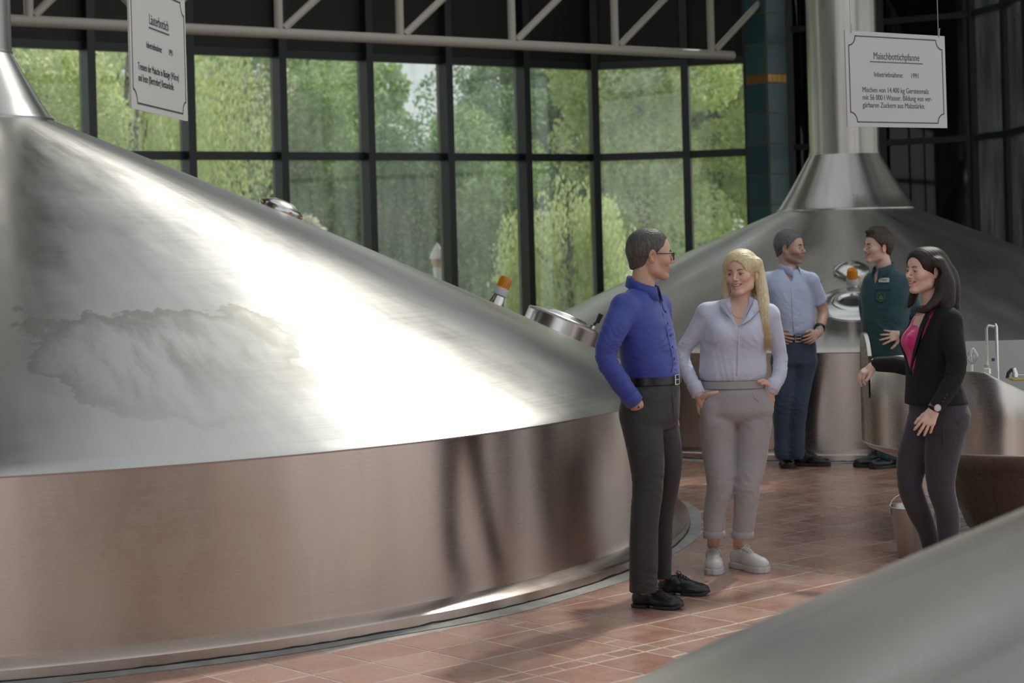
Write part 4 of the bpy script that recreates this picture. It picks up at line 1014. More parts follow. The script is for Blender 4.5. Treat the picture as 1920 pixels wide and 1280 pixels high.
def belt(root, org, sec, h, m, buckle_yaw=None, name='belt', off=.006):
    "strap round a cross-section (centre, half width, half depth, facing angle)"
    c, hw, hd, ya = sec; bm = bmesh.new(); n = 64; rings = []
    for k in range(n):
        a = 2*PI*k/n; f, l = math.cos(a), math.sin(a); r_ = (abs(f)**2.3+abs(l)**2.3)**(-1/2.3)
        for dr, z in ((0, -h/2), (.004, -h/2), (.004, h/2), (0, h/2)):
            F_, L_ = f*r_*(hd+off+dr), l*r_*(hw+off+dr); rings.append(bm.verts.new(Vector((c[0]+F_*math.cos(ya)-L_*math.sin(ya), c[1]+F_*math.sin(ya)+L_*math.cos(ya), c[2]+z))-Vector(org)))
    for k in range(n):
        for j in range(4):
            a, b = 4*k, 4*((k+1) % n); bm.faces.new((rings[a+j], rings[a+(j+1) % 4], rings[b+(j+1) % 4], rings[b+j]))
    o = obj(name, bm, m, root, smooth=True)
    if buckle_yaw is not None:
        bm = bmesh.new(); a = buckle_yaw-ya; f, l = math.cos(a), math.sin(a); r_ = (abs(f)**2.3+abs(l)**2.3)**(-1/2.3); F_, L_ = f*r_*(hd+off+.006), l*r_*(hw+off+.006)
        p = Vector((c[0]+F_*math.cos(ya)-L_*math.sin(ya), c[1]+F_*math.sin(ya)+L_*math.cos(ya), c[2]))-Vector(org); t = Vector((-math.sin(buckle_yaw), math.cos(buckle_yaw), 0)); hh = h*.62
        tube(bm, [p-t*.022-Vector((0, 0, hh)), p+t*.022-Vector((0, 0, hh)), p+t*.022+Vector((0, 0, hh)), p-t*.022+Vector((0, 0, hh)), p-t*.022-Vector((0, 0, hh))], .0028, 8); tube(bm, [p-t*.022, p+t*.02], .002, 6)
        obj('buckle', bm, M['steel_small'], o, smooth=True)
    return o
def collar(root, org, c, tilt, r, m, open_yaw, h=.038, gap=.35, spread=.5, name='collar', dn=.02, pt=.03):
    "folded shirt collar round the neck, open towards open_yaw; tilt leans the ring forward"
    bm = bmesh.new(); n = 44; f = Vector((math.cos(open_yaw), math.sin(open_yaw), 0)); l = Vector((-f.y, f.x, 0)); rows = []
    for k in range(n+1):
        a = gap+(2*PI-2*gap)*k/n; q = abs(a-PI)/PI; drop = -tilt*(math.cos(a)*.5+.5); e = f*math.cos(a)+l*math.sin(a); ctr = Vector(c)-Vector(org)+Vector((0, 0, drop))
        tip = max(0, (q-.62)/.38)
        pts = [(r*.98, -h*.35), (r*1.0, h*.25), (r*1.02, h*.62), (r*1.07, h*.66), (r*1.13, h*.40), (r*(1.25+.28*spread*tip), -dn-pt*tip), (r*(1.22+.26*spread*tip), -dn-pt*tip-.001), (r*1.10, h*.3)]
        rows.append([bm.verts.new(ctr+e*rr+f*(.012*tip)+Vector((0, 0, z))) for rr, z in pts])
    for A, B in zip(rows, rows[1:]):
        for j in range(len(A)-1): bm.faces.new((A[j], A[j+1], B[j+1], B[j]))
    for A in (rows[0], rows[-1]): bm.faces.new(A)
    return obj(name, bm, m, root, smooth='all')
def ray_hit(root_objs, o, d):
    return None
def proj_front(V, f): return V
def buttons(root, org, pts, m, r=.0055):
    for p, nn in pts:
        bm = bmesh.new(); n = Vector(nn).normalized(); p = Vector(p)-Vector(org); tube(bm, [p-n*.001, p+n*.0025], [r, r*.9], 10); obj('button', bm, m, root, smooth=True)
def surf(o, org, px, py, Y, out=.0015):
    "nearest surface point of a part under a sight line, with its normal"
    bpy.context.view_layer.update()
    p = Vector((0, 0, HC)); t = at(px, py, Y); d = (t-p).normalized(); mi = o.matrix_world.inverted()
    ok, loc, nr, _ = o.ray_cast(mi @ p, (mi.to_3x3() @ d)); 
    if not ok: return None
    return (np.array(o.matrix_world @ loc)+np.array(nr)*out, np.array(nr))
def seam(root, o, org, pix, Y, m, r=.0018, name='placket_seam', flat=1.0):
    pts = [surf(o, org, *p, Y, .0004) for p in pix]; pts = [Vector(p[0]-org) for p in pts if p]
    if len(pts) < 2: return
    bm = bmesh.new(); tube(bm, pts, r, 6); obj(name, bm, m, root, smooth='all')

SK = (.62, .39, .295)
def Pf(Y): return lambda x, y, d=0.: np.array(at(x, y, Y+d))
def legs(F, Ls, k=.03):
    for pts, rs in Ls: F.chain(pts, rs, k)
def bbox(pts, m): a = np.array(pts); return a.min(0)-m, a.max(0)+m
def sec(P, x, y, d, hw, hd, deg): p = P(x, y, d); return (p[0], p[1], p[2], hw, hd, math.radians(deg))
def undersuit(F, P, secs, LG, shrink=.02):
    F.loft(secs, .012, off=-shrink)
    for pts, rs in LG: F.chain(pts, [r-shrink for r in rs[:-1]]+[min(.034, rs[-1]-shrink)], .008)

# ------------------------------------------------------------------ man in the blue shirt
def man_blue():
    Y = 9.15; P = Pf(Y); root, org = person('man with short greying hair, glasses, bright blue shirt and black trousers', 1222, 1130, Y)
    ps = -33
    T = [sec(P, 1225, 716, 0, .148, .114, ps), sec(P, 1222, 700, 0, .154, .122, ps), sec(P, 1219, 680, 0, .160, .124, ps), sec(P, 1213, 645, 0, .168, .124, ps), sec(P, 1204, 600, 0, .175, .120, ps), sec(P, 1200, 572, .0, .17, .095, ps), sec(P, 1203, 556, 0, .12, .075, ps), sec(P, 1205, 545, 0, .07, .065, ps)]
    H = Head(P(1219, 479), 11, -2, 0, 1.02, smile=.35, nose=1.25)
    nb = P(1203, 560)
    armN = ([P(1170, 578, -.13), P(1150, 622, -.19), P(1135, 668, -.21), P(1160, 712, -.20), P(1186, 748, -.175)], [.066, .062, .050, .050, .041])
    armF = ([P(1236, 578, .13), P(1240, 622, .21), P(1238, 668, .25), P(1248, 712, .2), P(1252, 748, .12)], [.062, .058, .050, .046, .040])
    # shirt
    lo, hi = bbox([P(1120, 770, -.3), P(1290, 530, .32)], .05)
    F = Field(lo, hi, .0075, [(lo, (hi[0], Y, hi[2]), .0055)])
    F.loft(T, .02, cap=.008)
    F.chain(*armN, .025); F.chain(*armF, .025)
    F.rc(P(1200, 549), P(1171, 572, -.12), .040, .052, .03); F.rc(P(1203, 549), P(1234, 572, .12), .040, .052, .03)
    F.folds([(P(1232, 640), .14, (.35, 0, -1), .034, .0062), (P(1235, 690), .10, (.2, 0, 1), .024, .0050), (P(1150, 640, -.2), .09, (.4, 0, .9), .032, .0065), (P(1140, 680, -.2), .08, (.6, 0, -.7), .024, .0065), (P(1190, 600), .1, (.8, 0, .5), .04, .004), (P(1165, 715, -.2), .07, (.5, 0, -.8), .022, .005)])
    F.noise(.0013, 19)
    F.el(P(1206, 534), (.060, .060, .050), None, .01, 'sub'); F.wedge(P(1234, 590), -30, .16, .035, .3, .03)
    w_ = P(1189, 753, -.17); d_ = nrm(w_-P(1178, 738, -.185)); F.rc(w_+d_*.045, w_+d_*.09, .05, .05, .004, 'sub')
    m = cloth('blue_shirt_cotton', (.034, .058, .34), .55, .35, col2=(.028, .046, .28)); shirt = F.mesh('shirt', m, root, org)
    seam(root, shirt, org, [(1238, 566), (1243, 590), (1249, 615), (1254, 640), (1259, 662), (1262, 682), (1259, 698)], Y, m, .003, 'placket')
    for px, py in ((1246, 584), (1250, 606), (1255, 628), (1259, 650), (1262, 672)):
        s_ = surf(shirt, org, px+2, py, Y)
        if s_: buttons(root, org, [s_], mat('blue_button', (.02, .03, .15), .3))
    collar(root, org, P(1204, 527, -.0), .058, .066, m, math.radians(-22), .044, .30, .45, dn=.020, pt=.030)
    # cuff
    bm = bmesh.new(); a, b = Vector(P(1177, 737, -.185)-org), Vector(P(1190, 754, -.168)-org); tube(bm, [a, a+(b-a)*.1, b, b+(b-a)*.02], [.044, .0475, .045, .040], 24); obj('cuff', bm, m, root, smooth='all')
    # trousers
    TR_ = [sec(P, 1224, 704, 0, .146, .112, ps), sec(P, 1221, 735, 0, .165, .122, ps), sec(P, 1217, 772, 0, .175, .128, ps), sec(P, 1220, 805, 0, .16, .115, ps)]
    LG = [([P(1203, 790, -.07), P(1211, 850, -.09), P(1215, 905, -.10), P(1208, 985, -.11), P(1206, 1101, -.10)], [.098, .086, .075, .068, .068]),
          ([P(1235, 790, .08), P(1249, 850, .10), P(1250, 895, .12), P(1240, 980, .18), P(1240, 1078, .25)], [.095, .078, .066, .055, .050])]
    lo, hi = bbox([P(1150, 1115, -.3), P(1290, 700, .36)], .03); F = Field(lo, hi, .0085)
    F.loft(TR_, .03, cap=.06); legs(F, LG, .014)
    F.folds([(P(1225, 790), .12, (.6, 0, .8), .04, .006), (P(1200, 740, -.1), .09, (.5, 0, .8), .04, .004), (P(1213, 905, -.1), .12, (.3, 0, 1), .05, .005), (P(1206, 1080, -.1), .10, (.2, 0, 1), .032, .007), (P(1240, 1060, .25), .08, (0, 0, 1), .03, .006)]); F.noise(.0012, 9)
    F.cut(P(1200, 1112, -.1), (0, 0, -1)); F.cut(P(1224, 706), (0, 0, 1))
    mt = cloth('charcoal_trouser_wool', (.020, .021, .024), .55, .25, sheen=.1); tr_ = F.mesh('trousers', mt, root, org)
    seam(root, tr_, org, [(1257, 722), (1260, 745), (1262, 768), (1263, 790)], Y, mt, .003, 'fly')
    bm = bmesh.new(); a, b = Vector(P(1184, 722, -.17)-org), Vector(P(1198, 765, -.175)-org); tube(bm, [a, b], .004, 6); obj('pocket_edge', bm, mt, tr_)
    c = P(1224, 711); belt(root, org, (c, .146, .112, math.radians(ps)), .036, M['leather'], math.radians(-28))
    # body
    lo, hi = bbox([P(1120, 1120, -.32), P(1300, 425, .4)], .05)
    z = H.c; F = Field(lo, hi, .012, [(z-.14, z+.15, .0026), (P(1170, 780, -.25), P(1215, 735, -.1), .005)])
    undersuit(F, P, T, LG); undersuit(F, P, TR_, [], .02)
    F.chain(armN[0], [r-.016 for r in armN[1]], .02); F.chain(armF[0], [r-.016 for r in armF[1]], .02)
    H.build(F, nb, .053)
    hand(F, P(1188, 750, -.170), P(1201, 775, -.118)-P(1188, 750, -.170), (.3, 1, 0), 6, (3, 1, -1, -3), (18, 5, 5), 1, 1.02)
    wr = P(1252, 748, .12); hand(F, wr, (.1, -.1, -1), (0, -1, 0), 10, (4, 1, -2, -5), (20, 10, 10), 1, 1)
    F.mesh('body', M['skin'], root, org, H.color(SK, lip=(.40, .16, .13), blush=.7, stub=((.30, .18, .14), .35)))
    hm = hairmat('greying_brown_hair', (.035, .028, .024), (.13, .12, .11)); hm2 = mat('brown_brow', (.05, .035, .03), .6)
    H.short_hair('hair', hm, root, org, [(0, .084), (25, .083), (42, .070), (55, .046), (68, .032), (80, .012), (92, .008), (104, .020), (116, -.018), (135, -.052), (180, -.066)], (.004, .010), .0009)
    H.parts(root, org, hm2)
    # glasses
    g = thing_glasses(root, org, H, .0022)
    for (hx, hy, yw, d) in ((1190, 1137, -24, 0), (1238, 1114, -14, 0)):
        p0 = ground(hx, hy); shoe(root, org, p0, yw, M['leather'], M['sole'], .245, .044, 'oxford', M['lash'], .088)
def ground(px, py):
    dx, dy = px-PX, py-PY; v = dx*SR+dy*CR; Yd = HC*F/v; return np.array([(dx*CR-dy*SR)/F*Yd, Yd, 0])
def thing_glasses(root, org, H, r):
    W_ = lambda *p: Vector(H.w(*p)-org); bm = bmesh.new()
    for t in (-1, 1):
        q = [W_(.108, t*.009, .012), W_(.107, t*.02, .0145), W_(.104, t*.042, .0145), W_(.100, t*.056, .012), W_(.100, t*.055, -.004), W_(.103, t*.046, -.019), W_(.107, t*.022, -.020), W_(.109, t*.010, -.008), W_(.108, t*.009, .012)]
        tube(bm, q, [r*1.2]*4+[r*.8]*4+[r*1.2], 6)
        tube(bm, [W_(.100, t*.056, .011), W_(.085, t*.068, .011), W_(.03, t*.077, .010), W_(-.008, t*.080, .008), W_(-.024, t*.079, -.012)], [r*1.3, r*1.3, r*1.2, r, r*.8], 6)
    tube(bm, [W_(.108, -.009, .009), W_(.111, 0, .011), W_(.108, .009, .009)], r, 6)
    o = obj('glasses', bm, mat('black_acetate', (.012, .01, .01), .2), root, smooth='all'); o['label'] = 'black rectangular glasses'
    bm = bmesh.new()
    for t in (-1, 1): bm.faces.new([bm.verts.new(W_(*p)) for p in ((.1075, t*.010, .012), (.1035, t*.042, .013), (.1, t*.055, .010), (.1, t*.054, -.005), (.1025, t*.046, -.018), (.107, t*.022, -.019))])
    obj('lenses', bm, M['glass_thin'], o); return o
def mk_thin():
    m = bpy.data.materials.new('lens_glass'); m.use_nodes = True; t = m.node_tree; t.nodes.clear(); o = t.nodes.new('ShaderNodeOutputMaterial')
    a = t.nodes.new('ShaderNodeBsdfTransparent'); b = t.nodes.new('ShaderNodeBsdfGlossy'); b.inputs['Roughness'].default_value = .03; x = t.nodes.new('ShaderNodeMixShader'); x.inputs[0].default_value = .12
    t.links.new(a.outputs[0], x.inputs[1]); t.links.new(b.outputs[0], x.inputs[2]); t.links.new(x.outputs[0], o.inputs[0]); return m
M['glass_thin'] = mk_thin()

# long hair: a cap, falling locks and loose strands
def strands(root, org, paths, m, n, r, spread, seed, name='loose_strands'):
    rg = np.random.default_rng(seed); bm = bmesh.new()
    for i in range(n):
        pts, wd = paths[i % len(paths)]; pts = np.array(pts); o1 = rg.normal(size=3)*spread; o2 = rg.normal(size=3)*spread
        k = len(pts); T_ = np.linspace(0, 1, k); q = [Vector(pts[j]+(o1*(1-T_[j])+o2*T_[j])*wd[j]-org+rg.normal(size=3)*.0012) for j in range(k)]
        tube(bm, q, [r]*(k-1)+[r*.3], 4)
    return obj(name, bm, m, root, smooth='all')
def spline(pts, n=14):
    pts = [np.array(p, float) for p in pts]; t = np.linspace(0, len(pts)-1, n); out = []
    Q = [2*pts[0]-pts[1]]+pts+[2*pts[-1]-pts[-2]]
    for x in t:
        i = min(int(x), len(pts)-2); f = x-i; p0, p1, p2, p3 = Q[i:i+4]
        out.append(.5*(2*p1+(p2-p0)*f+(2*p0-5*p1+4*p2-p3)*f*f+(3*p1-p0-3*p2+p3)*f**3))
    return out

# ------------------------------------------------------------------ blonde woman
def woman_blonde():
    Y = 9.95; P = Pf(Y); root, org = person('smiling woman with long blonde hair, white blouse and pale grey trousers', 1372, 1078, Y)
    ps = -96
    T = [sec(P, 1374, 714, 0, .160, .112, ps), sec(P, 1374, 700, -.0, .176, .125, ps), sec(P, 1374, 665, 0, .170, .118, ps), sec(P, 1377, 632, -.01, .172, .126, ps), sec(P, 1380, 605, 0, .165, .115, ps), sec(P, 1383, 584, .01, .165, .085, ps), sec(P, 1386, 566, .015, .10, .062, ps), sec(P, 1388, 556, .02, .06, .055, ps)]
    H = Head(P(1389, 513, .0), -116, -1, 3, .965, fem=True, smile=1, open_=True, nose=.85, jaw=.96); H.gaze = -.25
    nb = P(1388, 572, .02)
    aL = ([P(1323, 590, 0), P(1300, 628, .02), P(1279, 664, .03), P(1290, 700, -.02), P(1307, 733, -.08)], [.050, .044, .039, .038, .034])
    aR = ([P(1444, 592, 0), P(1454, 630, .02), P(1463, 670, .03), P(1461, 702, -.02), P(1449, 728, -.07)], [.050, .044, .039, .039, .035])
    lo, hi = bbox([P(1255, 745, -.25), P(1482, 545, .22)], .04); F = Field(lo, hi, .0065)
    F.loft(T, .02, ex=2.5)
    for t, x in ((-1, 1353), (1, 1401)): F.el(P(x, 624, -.085), (.058, .05, .058), None, .045)
    F.chain(*aL, .022); F.chain(*aR, .022)
    F.rc(P(1386, 570, .02), P(1326, 583, 0), .038, .046, .03); F.rc(P(1388, 570, .02), P(1441, 586, 0), .038, .046, .03)
    F.folds([(P(1374, 700, -.1), .16, (1, 0, .15), .045, .0045), (P(1340, 640, -.1), .1, (.7, 0, -.7), .05, .004), (P(1410, 640, -.1), .1, (.7, 0, .7), .05, .004), (P(1283, 668, 0), .08, (.2, 0, 1), .026, .0055), (P(1463, 676, 0), .08, (-.3, 0, 1), .026, .006), (P(1298, 712, -.05), .06, (.4, 0, -1), .02, .004), (P(1455, 712, -.05), .06, (.4, 0, 1), .02, .004)]); F.noise(.0012, 17)
    F.wedge(P(1385, 616, -.1), -96, .15, .062, .2, .06)
    F.el(P(1387, 560, -.05), (.052, .08, .05), None, .01, 'sub')
    F.cut(P(1309, 738, -.08), P(1309, 738, -.08)-P(1298, 716, -.05)) if False else None
    m = cloth('white_blouse_viscose', (.60, .62, .76), .6, .3, scale=300, col2=(.57, .58, .71)); sh_ = F.mesh('blouse', m, root, org)
    seam(root, sh_, org, [(1386, 618), (1385, 640), (1384, 660), (1383, 685), (1381, 704)], Y, m, .0045, 'placket')
    for py in (630, 652, 675, 696):
        s_ = surf(sh_, org, 1384-(py-630)*.03, py, Y, .002)
        if s_: buttons(root, org, [s_], M['white'], .004)
    # open collar flaps
    for t, pts in ((-1, [(1348, 566, -.03), (1358, 562, -.07), (1372, 590, -.135), (1384, 612, -.142), (1366, 596, -.128), (1350, 580, -.08)]), (1, [(1424, 566, -.03), (1415, 560, -.07), (1402, 588, -.135), (1388, 612, -.142), (1409, 598, -.128), (1424, 582, -.08)])):
        bm = bmesh.new(); v = [Vector(P(*p)-org) for p in pts]; q1 = [bm.verts.new(p) for p in v]; q2 = [bm.verts.new(p+Vector((0, .004, 0))) for p in v]
        bm.faces.new(q1); bm.faces.new(q2[::-1])
        for i in range(6): bm.faces.new((q1[i], q1[(i+1) % 6], q2[(i+1) % 6], q2[i]))
        bmesh.ops.bevel(bm, geom=bm.edges[:], offset=.0012, segments=1); obj('collar_flap', bm, m, root, smooth='all')
    for pa, pb in ((P(1300, 719, -.058), P(1310, 740, -.09)), (P(1453, 715, -.05), P(1446, 733, -.08))):
        bm = bmesh.new(); a, b = Vector(pa-org), Vector(pb-org); tube(bm, [a, a+(b-a)*.12, b, b+(b-a)*.03], [.037, .0405, .037, .032], 20); obj('cuff', bm, m, root, smooth='all')
    # trousers
    TR_ = [sec(P, 1374, 712, 0, .160, .108, ps), sec(P, 1376, 735, 0, .176, .118, ps), sec(P, 1379, 770, .01, .192, .128, ps), sec(P, 1380, 792, .01, .170, .104, ps)]
    LG = [([P(1345, 795), P(1347, 848), P(1351, 905, -.02), P(1341, 960, 0), P(1339, 1002, .0)], [.095, .086, .071, .060, .052]),
          ([P(1414, 795), P(1409, 848), P(1402, 910, -.02), P(1397, 960, 0), P(1392, 1002, .02)], [.093, .084, .070, .060, .053])]
    lo, hi = bbox([P(1300, 1015, -.2), P(1455, 705, .2)], .04); F = Field(lo, hi, .0085); F.loft(TR_, .03, cap=.07); legs(F, LG, .014)
    F.el(P(1328, 762, -.05), (.040, .045, .075), None, .05); F.el(P(1432, 759, -.045), (.038, .045, .075), None, .05)
    F.folds([(P(1360, 790, -.1), .11, (.6, 0, -.8), .05, .005), (P(1405, 790, -.1), .11, (.6, 0, .8), .05, .005), (P(1350, 910, -.05), .11, (.25, 0, 1), .045, .005), (P(1402, 915, -.05), .11, (.35, 0, 1), .045, .006), (P(1330, 760, -.1), .07, (.8, 0, .5), .03, .003), (P(1430, 760, -.1), .07, (.8, 0, -.5), .03, .003)]); F.noise(.0015, 12)
    F.cut(P(1380, 1004, 0), (0, 0, -1)); F.cut(P(1374, 711), (0, 0, 1))
    mt = cloth('pale_grey_trouser_wool', (.40, .375, .385), .8, .2, scale=260, col2=(.37, .345, .355)); tr_ = F.mesh('trousers', mt, root, org)
    c = P(1374, 719); belt(root, org, (c, .163, .111, math.radians(ps)), .038, mt, None, 'waistband', .004)
    for x, y, d, r in ((1339, 1000, 0, .052), (1392, 1000, .02, .053)):
        bm = bmesh.new(); a = Vector(P(x, y, d)-org); lathe(bm, [(r-.006, -.022), (r+.003, -.022), (r+.006, -.018), (r+.007, .012), (r+.002, .016), (r-.006, .010)], 28, Matrix.Translation(a), close=True); obj('turned_up_cuff', bm, mt, tr_, smooth='all')
    for pts in ([(1323, 748), (1333, 740), (1345, 730)], [(1411, 735), (1414, 745), (1422, 752)]): seam(root, tr_, org, pts, Y, mt, .0028, 'pocket_edge')
    # body
    lo, hi = bbox([P(1255, 1062, -.25), P(1482, 455, .3)], .05); z = H.c
    F = Field(lo, hi, .012, [(z-.16, z+.14, .0026), (P(1290, 775, -.2), P(1352, 722, -.0), .0045), (P(1412, 760, -.2), P(1460, 705, -.0), .005), (P(1350, 620, -.2), P(1420, 560, .05), .006)])
    undersuit(F, P, T, []); undersuit(F, P, TR_, LG, .022)
    for hx, hy, yw, (x, y, d) in ((1338, 1062, -95, (1340, 990, 0)), (1376, 1062, -58, (1390, 990, .02))):
        g_ = ground(hx, hy)+np.array([math.cos(math.radians(yw)), math.sin(math.radians(yw)), 0])*.048
        F.chain([P(x, y, d), g_+[0, 0, .13], g_+[0, 0, .075]], [.040, .031, .034], .015)
    F.chain(aL[0], [r-.014 for r in aL[1]], .02); F.chain(aR[0], [r-.014 for r in aR[1]], .02)
    F.loft([sec(P, 1386, 625, -.005, .11, .118, ps), sec(P, 1386, 600, 0, .11, .098, ps), sec(P, 1387, 580, .01, .09, .07, ps), sec(P, 1388, 566, .015, .06, .058, ps)], .02, off=-.004)
    H.build(F, nb, .047)
    w1 = P(1311, 737, -.075); hand(F, w1, P(1330, 768, -.06)-w1, (-.2, 1, .1), 12, (4, 1, -2, -6), (30, 10, 10), -1, .88); F.chain([P(1318, 744, -.095), P(1331, 738, -.125), P(1345, 735, -.130)], [.012, .0098, .0085], .008)
    w2 = P(1446, 728, -.07); hand(F, w2, P(1430, 760, -.055)-w2, (.2, 1, .1), 12, (4, 1, -2, -6), (30, 10, 10), 1, .86); F.chain([P(1443, 722, -.09), P(1433, 713, -.118), P(1422, 715, -.125)], [.011, .0088, .0078], .008); F.chain([P(1443, 724, -.09), P(1436, 719, -.116), P(1428, 719, -.122)], [.010, .0078, .007], .006)
    F.mesh('body', M['skin'], root, org, H.color((.76, .49, .37), lip=(.50, .16, .14), blush=.5))
    # hair
    hm = hairmat('blonde_hair', (.50, .38, .20), (.78, .66, .44), .38, (170, 170, 8))
    L = lambda x, y, zz: H.w(x, y, zz)
    lo, hi = bbox([H.c-.15, H.c+.15, P(1340, 660, .1), P(1462, 640, -.2)], .03); F = Field(lo, hi, .0042)
    F.el(L(-.02, 0, .044), (.104, .085, .088), H.R, 0); F.el(L(.03, 0, .045), (.062, .071, .074), H.R, .02)
    back = spline([L(-.06, 0, .03), P(1400, 540, .10), P(1402, 575, .11), P(1404, 610, .12)], 6); F.chain(back, [.08, .068, .062, .058, .05, .035], .03)
    rl = spline([L(.02, .070, .06), P(1419, 508, -.015), P(1427, 540, -.015), P(1430, 575, -.055), P(1434, 610, -.085), P(1440, 655, -.085)], 9)
    F.chain(rl, [.020, .024, .026, .027, .027, .025, .021, .014, .005], .022)
    rl2 = spline([L(-.03, .085, .05), P(1424, 520, .03), P(1430, 555, .02), P(1437, 585, -.03), P(1440, 618, -.06)], 8); F.chain(rl2, [.03, .032, .034, .034, .03, .022, .014, .004], .022)
    ll = spline([L(.03, -.068, .055), P(1361, 512, .02), P(1362, 545, .03), P(1364, 566, .0), P(1352, 575, -.03)], 8); F.chain(ll, [.014, .016, .020, .022, .020, .016, .010, .005], .02)
    F.el(L(.095, -.004, -.036), (.062, .066, .104), H.R, .008, 'sub'); F.el(L(.03, -.06, -.03), (.05, .035, .07), H.R, .01, 'sub') if False else None
    F.el(L(.006, .102, -.014), (.016, .020, .022), H.R, .012, 'sub')
    g = np.stack(np.meshgrid(*F.ax, indexing='ij'), -1); Q_ = ((g-H.c)@H.R); F.D -= (.0010*np.sin(Q_[..., 1]*430+Q_[..., 0]*330+1.5*np.sin(Q_[..., 2]*11))+.0006*np.sin(Q_[..., 0]*610+Q_[..., 1]*260+1.2*np.sin(Q_[..., 2]*9))).astype(np.float32)
    hr = F.mesh('hair', hm, root, org, relax=0)
    strands(hr, org, [(rl[3:], [.6]+[1]*5), (rl[2:], [.3]+[.8]*6), (ll[3:], [.5]+[.8]*4), (rl[4:], [.6]+[1]*4)], hm, 170, .0008, .015, 5)
    cr = [spline([L(-.02, 0, .13), L(.05, t*.05, .115), L(.06, t*.082, .06), L(.035, t*.088, .0)], 8) for t in (-1, 1)]
    H.parts(root, org, mat('light_brown_brow', (.17, .10, .06), .6), lashes=True, brow_r=.0020)
    e_ = H.w(-.006, .0835, -.032)-org; bm = bmesh.new(); bmesh.ops.create_icosphere(bm, subdivisions=2, radius=.0042, matrix=Matrix.Translation(Vector(e_))); obj('earring', bm, M['steel_small'], root, smooth='all')
    body = [c for c in root.children if c.name.startswith('body')][0]
    pts = [surf(body, org, *p, Y, .002) for p in ((1367, 575), (1371, 586), (1378, 593), (1386, 597), (1394, 595), (1401, 588), (1405, 578))]
    pts = [Vector(p[0]-org) for p in pts if p]
    if len(pts) > 2:
        bm = bmesh.new(); tube(bm, pts, .0011, 6)
        for p in pts[1:-1:2]: bmesh.ops.create_icosphere(bm, subdivisions=1, radius=.0055, matrix=Matrix.Translation(p) @ Matrix.Diagonal((1, .35, 1, 1)))
        obj('necklace', bm, M['steel_small'], root, smooth='all')
    mw = mat('white_sneaker_leather', (.66, .65, .65), .5); ms = mat('white_rubber', (.58, .57, .56), .6)
    for hx, hy, yw in ((1338, 1062, -95), (1376, 1062, -58)): shoe(root, org, ground(hx, hy), yw, mw, ms, .27, .047, 'sneaker', M['white'], .098)

